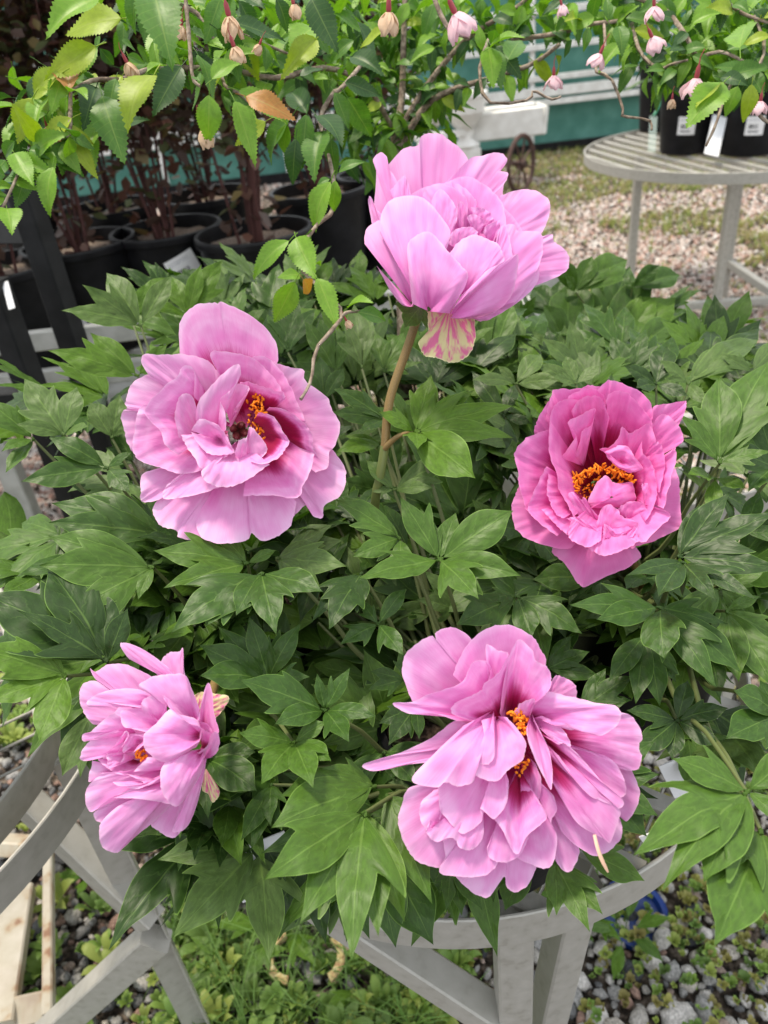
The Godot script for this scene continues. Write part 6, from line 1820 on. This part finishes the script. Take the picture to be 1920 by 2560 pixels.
func weeds(r: RandomNumberGenerator) -> void:
	var kinds := [rosette(r, 8, 0.021, 0.30, 0.8), rosette(r, 6, 0.013, 0.38, 0.9), rosette(r, 9, 0.013, 0.36, 1.1), rosette(r, 8, 0.034, 0.20, 1.0)]
	var gt := [Color(0.20, 0.31, 0.06), Color(0.29, 0.36, 0.08), Color(0.14, 0.24, 0.05), Color(0.30, 0.29, 0.08), Color(0.25, 0.22, 0.07)]
	var put := [[], [], [], []]
	var col := [[], [], [], []]
	for k in 42000:
		var p := Vector3(r.randf_range(-1.5, 1.5), 0, r.randf_range(-2.0, -0.2))
		if not seen(p, 450.0):
			continue
		var px := to_px(p)
		var m := noise.get_noise_2d(p.x * 2.4 + 5.0, p.z * 2.4)
		var want := 0.0
		if px.x > 420 and px.x < 1150:
			want = 0.50 if m > -0.08 else 0.16
			if absf(px.x - 765) < 130 and absf(px.y - 2425) < 95:
				want = 0.0 if r.randf() < 0.85 else 0.15
		elif px.x <= 420:
			want = 0.05 + (0.16 if m > 0.1 else 0.0)
		else:
			want = 0.62 if noise.get_noise_2d(p.x * 3.2 + 40.0, p.z * 3.2) > -0.06 else 0.14
			if px.y > 2420:
				want *= 0.5
		if r.randf() > want * 0.85:
			continue
		var i := r.randi_range(0, 3)
		if px.x > 1150:
			i = [1, 2, 2][r.randi_range(0, 2)]
		var s := r.randf_range(0.45, 1.5) if px.x < 1150 else r.randf_range(0.4, 1.05)
		p.y = height(p.x, p.z) + r.randf_range(0.0, 0.018)
		put[i].append(Transform3D(Basis.from_euler(Vector3(r.randf_range(-0.3, 0.3), r.randf() * TAU, r.randf_range(-0.3, 0.3))).scaled(Vector3.ONE * s), p))
		var c: Color = gt[r.randi_range(0, 2) if px.x < 1150 else r.randi_range(0, 4)]
		col[i].append(c * r.randf_range(0.8, 1.2))
	for i in 4:
		var mi := multi(self, "ground_weeds", kinds[i], M.weed, put[i], col[i])
		tag(mi, ["low broad-leaved weeds spreading between the stones under the benches", "tiny five-leaved weed seedlings scattered in the gravel", "creeping yellow-green ground cover over the gravel", "narrow-leaved weeds growing under the peony bench"][i], "weeds")
	# grass blades under the bench and in the yard
	var gm := [tuft(r, 9, 0.09), tuft(r, 14, 0.07)]
	var gp := [[], []]
	var gc := [[], []]
	for k in 130:
		var p := on_level(r.randf_range(430, 1150), r.randf_range(2150, 2600), 0.0)
		p.y = height(p.x, p.z)
		gp[0].append(Transform3D(Basis(Vector3.UP, r.randf() * TAU).scaled(Vector3.ONE * r.randf_range(0.6, 1.3)), p))
		gc[0].append(Color(0.12, 0.22, 0.05) * r.randf_range(0.8, 1.4))
	for k in 26000:
		var z := -lerpf(1.6, 8.2, pow(r.randf(), 0.9))
		var x := lerpf(-0.1, 0.75 * -z + 0.4, r.randf())
		var p := Vector3(x, 0, z)
		var px := to_px(p)
		if px.x < 900 or not seen(p, 500.0):
			continue
		var patch := noise.get_noise_2d(x * 0.55 + 20.0, z * 0.7) + 0.30 * noise.get_noise_2d(x * 3.0, z * 3.0)
		if z < -4.6:
			patch += 0.12 * (-z - 4.6)
		if patch < 0.08 and r.randf() > 0.10:
			continue
		p.y = height(x, z)
		gp[1].append(Transform3D(Basis(Vector3.UP, r.randf() * TAU).scaled(Vector3.ONE * r.randf_range(0.4, 1.0)), p))
		gc[1].append([Color(0.31, 0.37, 0.10), Color(0.40, 0.39, 0.14), Color(0.24, 0.33, 0.08), Color(0.42, 0.34, 0.17)][r.randi_range(0, 3)] * r.randf_range(0.8, 1.2))
	tag(multi(self, "grass", gm[0], M.weed, gp[0], gc[0]), "thin green grass blades among the weeds under the peony bench", "grass")
	tag(multi(self, "grass", gm[1], M.weed, gp[1], gc[1]), "patchy olive grass growing through the yard's pink gravel", "grass")
	# single weeds one can point at
	for e in [[925, 2470, 0.07, "broad-leaved weed growing out below the peony bench's left brace", 5, 0], [700, 2330, 0.09, "tall lobed-leaved weed rising under the rim left of the hanging peony leaf", 6, 3], [600, 2420, 0.07, "lush weed clump in front of the left bench's braced leg", 7, 0], [765, 2390, 0.035, "weed growing between the two broken clay rings", 5, 3], [230, 2190, 0.05, "small clover-like weed above the left bench's lower brace", 8, 0], [30, 2500, 0.04, "pale weed sprig beside the cream frame", 5, 0], [1450, 2290, 0.06, "yellow-flowered weed beside the blue plastic ring", 7, 3], [1560, 2340, 0.06, "lobed weed leaning over the blue plastic ring", 6, 0]]:
		var p := on_level(e[0], e[1], 0.0)
		var o := thing("weed_plant", e[3], "weed", p)
		for k in int(e[4]):
			var b := MB.new()
			var a: float = TAU * k / float(e[4]) + 0.3 * e[5]
			var dir := Vector3(cos(a), r.randf_range(0.5, 1.3), sin(a)).normalized()
			var st: Vector3 = p + dir * e[2] * 0.5
			b.tube([p, st], [0.0012, 0.0008], 5, false)
			leaflet(b, st, st + (dir + Vector3(0, -0.55, 0)).normalized() * e[2], Vector3.UP, int(e[5]), 0.30, 0.1, 0.2, k * 5)
			built(o, "leaf", b, M["leaf_%d" % [3, 0][k % 2]])


func oddments() -> void:
	# two broken clay rings, blue ring, cards
	for e in [[735, 2395, 100.0, 250.0, "left-hand piece of the two broken tan clay rings in the weeds"], [795, 2400, -50.0, 60.0, "right-hand piece of the two broken tan clay rings in the weeds"]]:
		var p := on_level(e[0], e[1], 0.03)
		var b := MB.new()
		for s in [[0.034, 0.0], [0.0335, 0.012]]:
			pass
		b.lathe([Vector2(0.044, 0.0), Vector2(0.047, 0.004), Vector2(0.047, 0.010), Vector2(0.044, 0.012), Vector2(0.034, 0.012), Vector2(0.033, 0.008), Vector2(0.033, 0.002), Vector2(0.044, 0.0)], 20, Transform3D(Basis(), p), deg_to_rad(e[2]), deg_to_rad(e[3]))
		tag(built(self, "clay_ring_piece", b, M.clay_ring), e[4], "clay ring", "broken clay rings")
	var p := on_level(1580, 2290, -0.006)
	var b := MB.new()
	b.lathe([Vector2(0.05, 0.0), Vector2(0.058, 0.004), Vector2(0.058, 0.02), Vector2(0.054, 0.023), Vector2(0.048, 0.02), Vector2(0.046, 0.008), Vector2(0.0, 0.006)], 36, Transform3D(Basis.from_euler(Vector3(0.2, 0, -0.15)), p))
	tag(built(self, "pot_saucer", b, M.blue_plastic), "blue plastic saucer half hidden in the weeds below the bench", "saucer")
	b = MB.new()
	b.bar(at(625, 2110, 0.565), at(690, 2225, 0.575), 0.055, 0.0012, RGT, 0.0003)
	tag(built(self, "price_card", b, M.card), "white card standing behind the bench rim beside a hanging peony leaf", "price card")
	b = MB.new()
	b.bar(at(1672, 1905, 0.62), at(1712, 1985, 0.63), 0.018, 0.0012, RGT, 0.0003)
	tag(built(self, "price_card", b, M.card), "small white card glimpsed between leaves right of the lowest bloom", "price card")
	b = MB.new()
	b.bar(at(1618, 2085, 0.60), at(1645, 2120, 0.61), 0.014, 0.0012, RGT, 0.0003)
	tag(built(self, "price_card", b, M.card), "tiny white card corner under the leaves right of the lowest bloom", "price card")
	# cream metal frame lying at the lower left
	var o := thing("steel_frame", "rusty cream steel frame lying on the stones at the lower left corner", "frame")
	for e in [[-5, 2570, 50, 2225, 0.05, 0.07], [122, 2545, 122, 2075, 0.016, 0.08], [-40, 2548, 125, 2512, 0.045, 0.06], [-30, 2110, 120, 2120, 0.05, 0.05]]:
		b = MB.new()
		b.bar(on_level(e[0], e[1], e[5]), on_level(e[2], e[3], e[5]), e[4], 0.03, RGT, 0.003)
		built(o, "bar", b, M.cream_frame)
	# strap-shaped leaf of a variegated plant at the left edge
	o = thing("iris_plant", "upright strap leaf with a browned tip at the left edge", "plant", at(15, 1420, 0.86))
	for e in [[18, 1400, 20, 1218, 0.030, 0.85], [-30, 1400, -10, 1240, 0.03, 0.88]]:
		var rows := []
		var uvs := []
		b = MB.new()
		var a := at(e[0], e[1], e[5])
		var t := at(e[2], e[3], e[5])
		for i in 11:
			var u := i / 10.0
			var w: float = e[4] * 0.55 * (1.0 if u < 0.4 else sqrt(maxf(0.0, 1.0 - pow((u - 0.4) / 0.6, 2.2))))
			var c := a.lerp(t, u) + Vector3(0.006 * sin(u * 3.0), 0, 0.01 * u * u)
			var row := PackedVector3Array()
			var ur := PackedVector2Array()
			for k in 5:
				var v := k / 2.0 - 1.0
				row.append(c + RGT * w * v - FWD * (1.0 - v * v) * 0.004)
				ur.append(Vector2(u, 0.5 + v * 0.5))
			rows.append(row)
			uvs.append(ur)
		b.grid(rows, uvs)
		built(o, "leaf", b, M.leaf_3)
	# a dropped, dried bud on a leaf
	o = thing("dried_bud", "small dried reddish bud lying on a leaf below the left bloom", "bud", at(668, 1497, 0.565))
	var bp := at(668, 1497, 0.565)
	for k in 6:
		var a := TAU * k / 6.0
		b = MB.new()
		var dir := RGT * cos(a) + UPV * sin(a) - FWD * 0.5
		leaflet(b, bp, bp + dir.normalized() * 0.007 * (1.0 + 0.4 * sin(k * 2.0)), -FWD, 0, 0.5, 0.2, 0.3, k)
		built(o, "scale", b, M.calyx if k % 2 else M.carpel)
	b = MB.new()
	b.tube([bp, at(645, 1525, 0.562)], [0.0009, 0.0006], 5)
	built(o, "stem", b, M.carpel)


func droplets() -> void:
	pass


func _ready() -> void:
	var pitch := deg_to_rad(33.0)
	var roll := deg_to_rad(6.5)
	FWD = Vector3(0, -sin(pitch), -cos(pitch))
	var up0 := Vector3(0, cos(pitch), -sin(pitch))
	UPV = up0 * cos(roll) + Vector3.RIGHT * sin(roll)
	RGT = Vector3.RIGHT * cos(roll) - up0 * sin(roll)
	var cam := Camera3D.new()
	cam.name = "camera"
	add_child(cam)
	cam.fov = 67.0
	cam.near = 0.05
	cam.far = 600.0
	cam.transform = Transform3D(Basis(RGT, UPV, -FWD), EYE)
	var lens := CameraAttributesPhysical.new()
	lens.frustum_focal_length = 12.0 / tan(deg_to_rad(33.5))
	lens.frustum_focus_distance = 0.56
	lens.frustum_near = 0.05
	lens.frustum_far = 600.0
	lens.exposure_aperture = 6.0
	cam.attributes = lens
	var env := Environment.new()
	env.background_mode = Environment.BG_SKY
	env.tonemap_mode = Environment.TONE_MAPPER_LINEAR
	env.tonemap_exposure = 1.42
	env.sdfgi_enabled = true
	env.ssao_enabled = true
	env.ssil_enabled = true
	var sky := Sky.new()
	var sm := ProceduralSkyMaterial.new()
	sm.sky_top_color = Color(0.93, 0.945, 0.96)
	sm.sky_horizon_color = Color(0.94, 0.95, 0.96)
	sm.ground_bottom_color = Color(0.30, 0.29, 0.27)
	sm.ground_horizon_color = Color(0.45, 0.44, 0.42)
	sm.sky_energy_multiplier = 1.05
	sky.sky_material = sm
	env.sky = sky
	var we := WorldEnvironment.new()
	we.name = "environment"
	we.environment = env
	add_child(we)
	var sun := DirectionalLight3D.new()
	sun.name = "sun"
	sun.light_energy = 0.95
	sun.light_color = Color(1.0, 0.95, 0.87)
	sun.light_angular_distance = 9.0
	sun.shadow_enabled = true
	add_child(sun)
	sun.look_at_from_position(Vector3(-0.7, 3.0, -0.5), Vector3.ZERO)
	var t := Time.get_ticks_msec()
	materials()
	print("materials ", Time.get_ticks_msec() - t)
	ground()
	print("ground ", Time.get_ticks_msec() - t)
	yard_back()
	tables()
	nursery_row()
	print("hard ", Time.get_ticks_msec() - t)
	cherry()
	print("cherry ", Time.get_ticks_msec() - t)
	peonies()
	print("peonies ", Time.get_ticks_msec() - t)
	oddments()
	print("done ", Time.get_ticks_msec() - t)


func peonies() -> void:
	var pot := make_pot(0.088, 0.07, 0.165, true)
	var where := [Vector3(0.065, 0.705, -0.435), Vector3(-0.145, 0.705, -0.60), Vector3(0.245, 0.705, -0.575), Vector3(0.42, 0.705, -1.16)]
	var say := ["peony plant with three pink blooms, rooted in the pot nearest the bench front", "peony plant with two pink blooms on the bench's left half", "peony plant with one cupped magenta bloom on the bench's right half", "bloomless peony plant on the bench behind, near the gravel yard"]
	var pots := ["black pot standing nearest the front rim under the lowest bloom", "black pot under the left-hand peony blooms", "black pot under the cupped magenta bloom's plant", "black pot of the bloomless peony behind"]
	for i in 4:
		pot_at(pot, where[i], pots[i], "peony pots")
		soils.append(where[i] + Vector3(0, 0.142, 0))
		plants.append(thing("peony_plant", say[i], "peony", soils[i], "potted peonies"))
	pot_at(pot, on_level(-40, 1880, 0.735) + Vector3(-0.07, -0.01, 0), "black pot on the hooped bench at the photo's left edge", "peony pots")
	var b := MB.new()
	b.tube(catmull([at(1052, 768, 0.625), at(1018, 870, 0.63), at(974, 1000, 0.635), at(962, 1120, 0.64)], 16), [0.0037], 9)
	built(plants[0], "stem", b, M.flower_stem)
	b = MB.new()
	b.tube(catmull([at(962, 1116, 0.6397), at(950, 1190, 0.645), at(938, 1260, 0.66), at(945, 1400, 0.72), soils[0] + Vector3(0.0, 0.0, -0.03)], 20), [0.0039], 9)
	built(plants[0], "stem", b, M.green_stem)
	for q in [[1035, 790, 985, 742], [1050, 775, 1110, 808], [1045, 772, 1010, 800]]:
		b = MB.new()
		leaflet(b, at(1052, 768, 0.622), at(q[2], q[3] + 20, 0.61), -FWD, 10, 0.5, 0.15, 0.3, q[0])
		built(plants[0], "sepal", b, M.leaf_0)
	b = MB.new()
	b.tube(catmull([at(962, 1122, 0.638), at(985, 1098, 0.632), at(1010, 1084, 0.63), at(1036, 1082, 0.65)], 8), [0.0028, 0.0026, 0.0024, 0.0022, 0.002, 0.0018, 0.0016, 0.0014, 0.0013], 7)
	built(plants[0], "side_stem", b, M.flower_stem)
	for e in [[1, at(640, 1080, 0.60)], [1, at(500, 1850, 0.50)], [0, at(1310, 1860, 0.50)], [2, at(1510, 1230, 0.65)]]:
		b = MB.new()
		var root: Vector3 = soils[e[0]]
		b.tube(catmull([e[1], e[1].lerp(root, 0.3) + Vector3(0, 0.01, -0.015), e[1].lerp(root, 0.7), root], 16), [0.0036], 8)
		built(plants[e[0]], "stem", b, M.flower_stem)
	var o := bloom(plants[1], "large open pink bloom left of centre, swirled petals round dark red heart", FR_L, 0, left_bloom())
	stamens(o, FR_L, [[950, 830, -1.3, 95, 190, -100, 80, 44, 0.5, 0.42], [960, 800, -1.5, 60, 110, 0, 360, 14, 0.4, 0.4]], 1)
	carpels(o, FR_L, 850, 930, -1.6)
	o = bloom(plants[1], "sideways pink bloom at lower left facing left", FR_B, 1, side_bloom(), 0.6)
	stamens(o, FR_B, [[680, 1220, -0.9, 60, 50, 0, 360, 12, 0.6, 0.42]], 2)
	for e in [[[1250, 800, -2.8, 0.1, 0, 1200, 625, -2.8, 1290, 588, -2.9, 1420, 610, -2.9, 1552, 640, -2.9, 1500, 760, -2.8, 1415, 852, -2.7], "yellowish bract behind the sideways bloom"], [[1320, 1350, -2.8, 0.1, 0, 1290, 1420, -2.7, 1285, 1560, -2.6, 1345, 1600, -2.6, 1385, 1682, -2.5, 1440, 1640, -2.6, 1452, 1550, -2.7, 1340, 1380, -2.8], "striped wilted sepal under the sideways bloom"]]:
		built(o, "sepal", petal_mesh(e[0], FR_B, 71, 0.6), M.wilted).set_meta("label", e[1])
	o = bloom(plants[2], "cup-shaped magenta bloom at right with a ring of orange stamens", FR_R, 2, right_bloom())
	stamens(o, FR_R, [[860, 1000, -2.6, 300, 190, 165, 345, 80, 0.5, 0.62], [850, 1010, -2.9, 240, 150, 120, 375, 40, 0.3, 0.5]], 3)
	o = bloom(plants[0], "topmost pink bloom, half-closed cup seen from the side", FR_T, 3, top_bloom(), 0.8)
	built(o, "wilted_petal", petal_mesh([690, 1390, 0.4, 0.3, 0, 512, 1410, 0.4, 520, 1570, 0.5, 455, 1640, 0.5, 490, 1735, 0.6, 560, 1765, 0.7, 640, 1780, 0.7, 690, 1803, 0.8, 780, 1785, 0.8, 860, 1700, 0.7, 888, 1600, 0.6, 875, 1430, 0.5], FR_T, 99, 1.4), M.wilted).set_meta("label", "wilted cream and pink striped petal hanging under the topmost bloom")
	o = bloom(plants[0], "lowest, widest pink bloom with loose ragged petals", FR_O, 4, open_bloom(), 0.75)
	stamens(o, FR_O, [[900, 620, -1.9, 70, 80, -130, 60, 40, 0.6, 0.42], [930, 860, -1.9, 70, 60, 0, 360, 16, 0.5, 0.36]], 5)
	b = MB.new()
	b.tube(catmull([at(1486, 2087, 0.446), at(1494, 2120, 0.444), at(1505, 2150, 0.444), at(1520, 2180, 0.445)], 8), [0.0011, 0.0011, 0.0012, 0.0012, 0.0013, 0.0013, 0.0012, 0.001, 0.0006], 6)
	built(o, "loose_filament", b, M.thread)
	foliage()
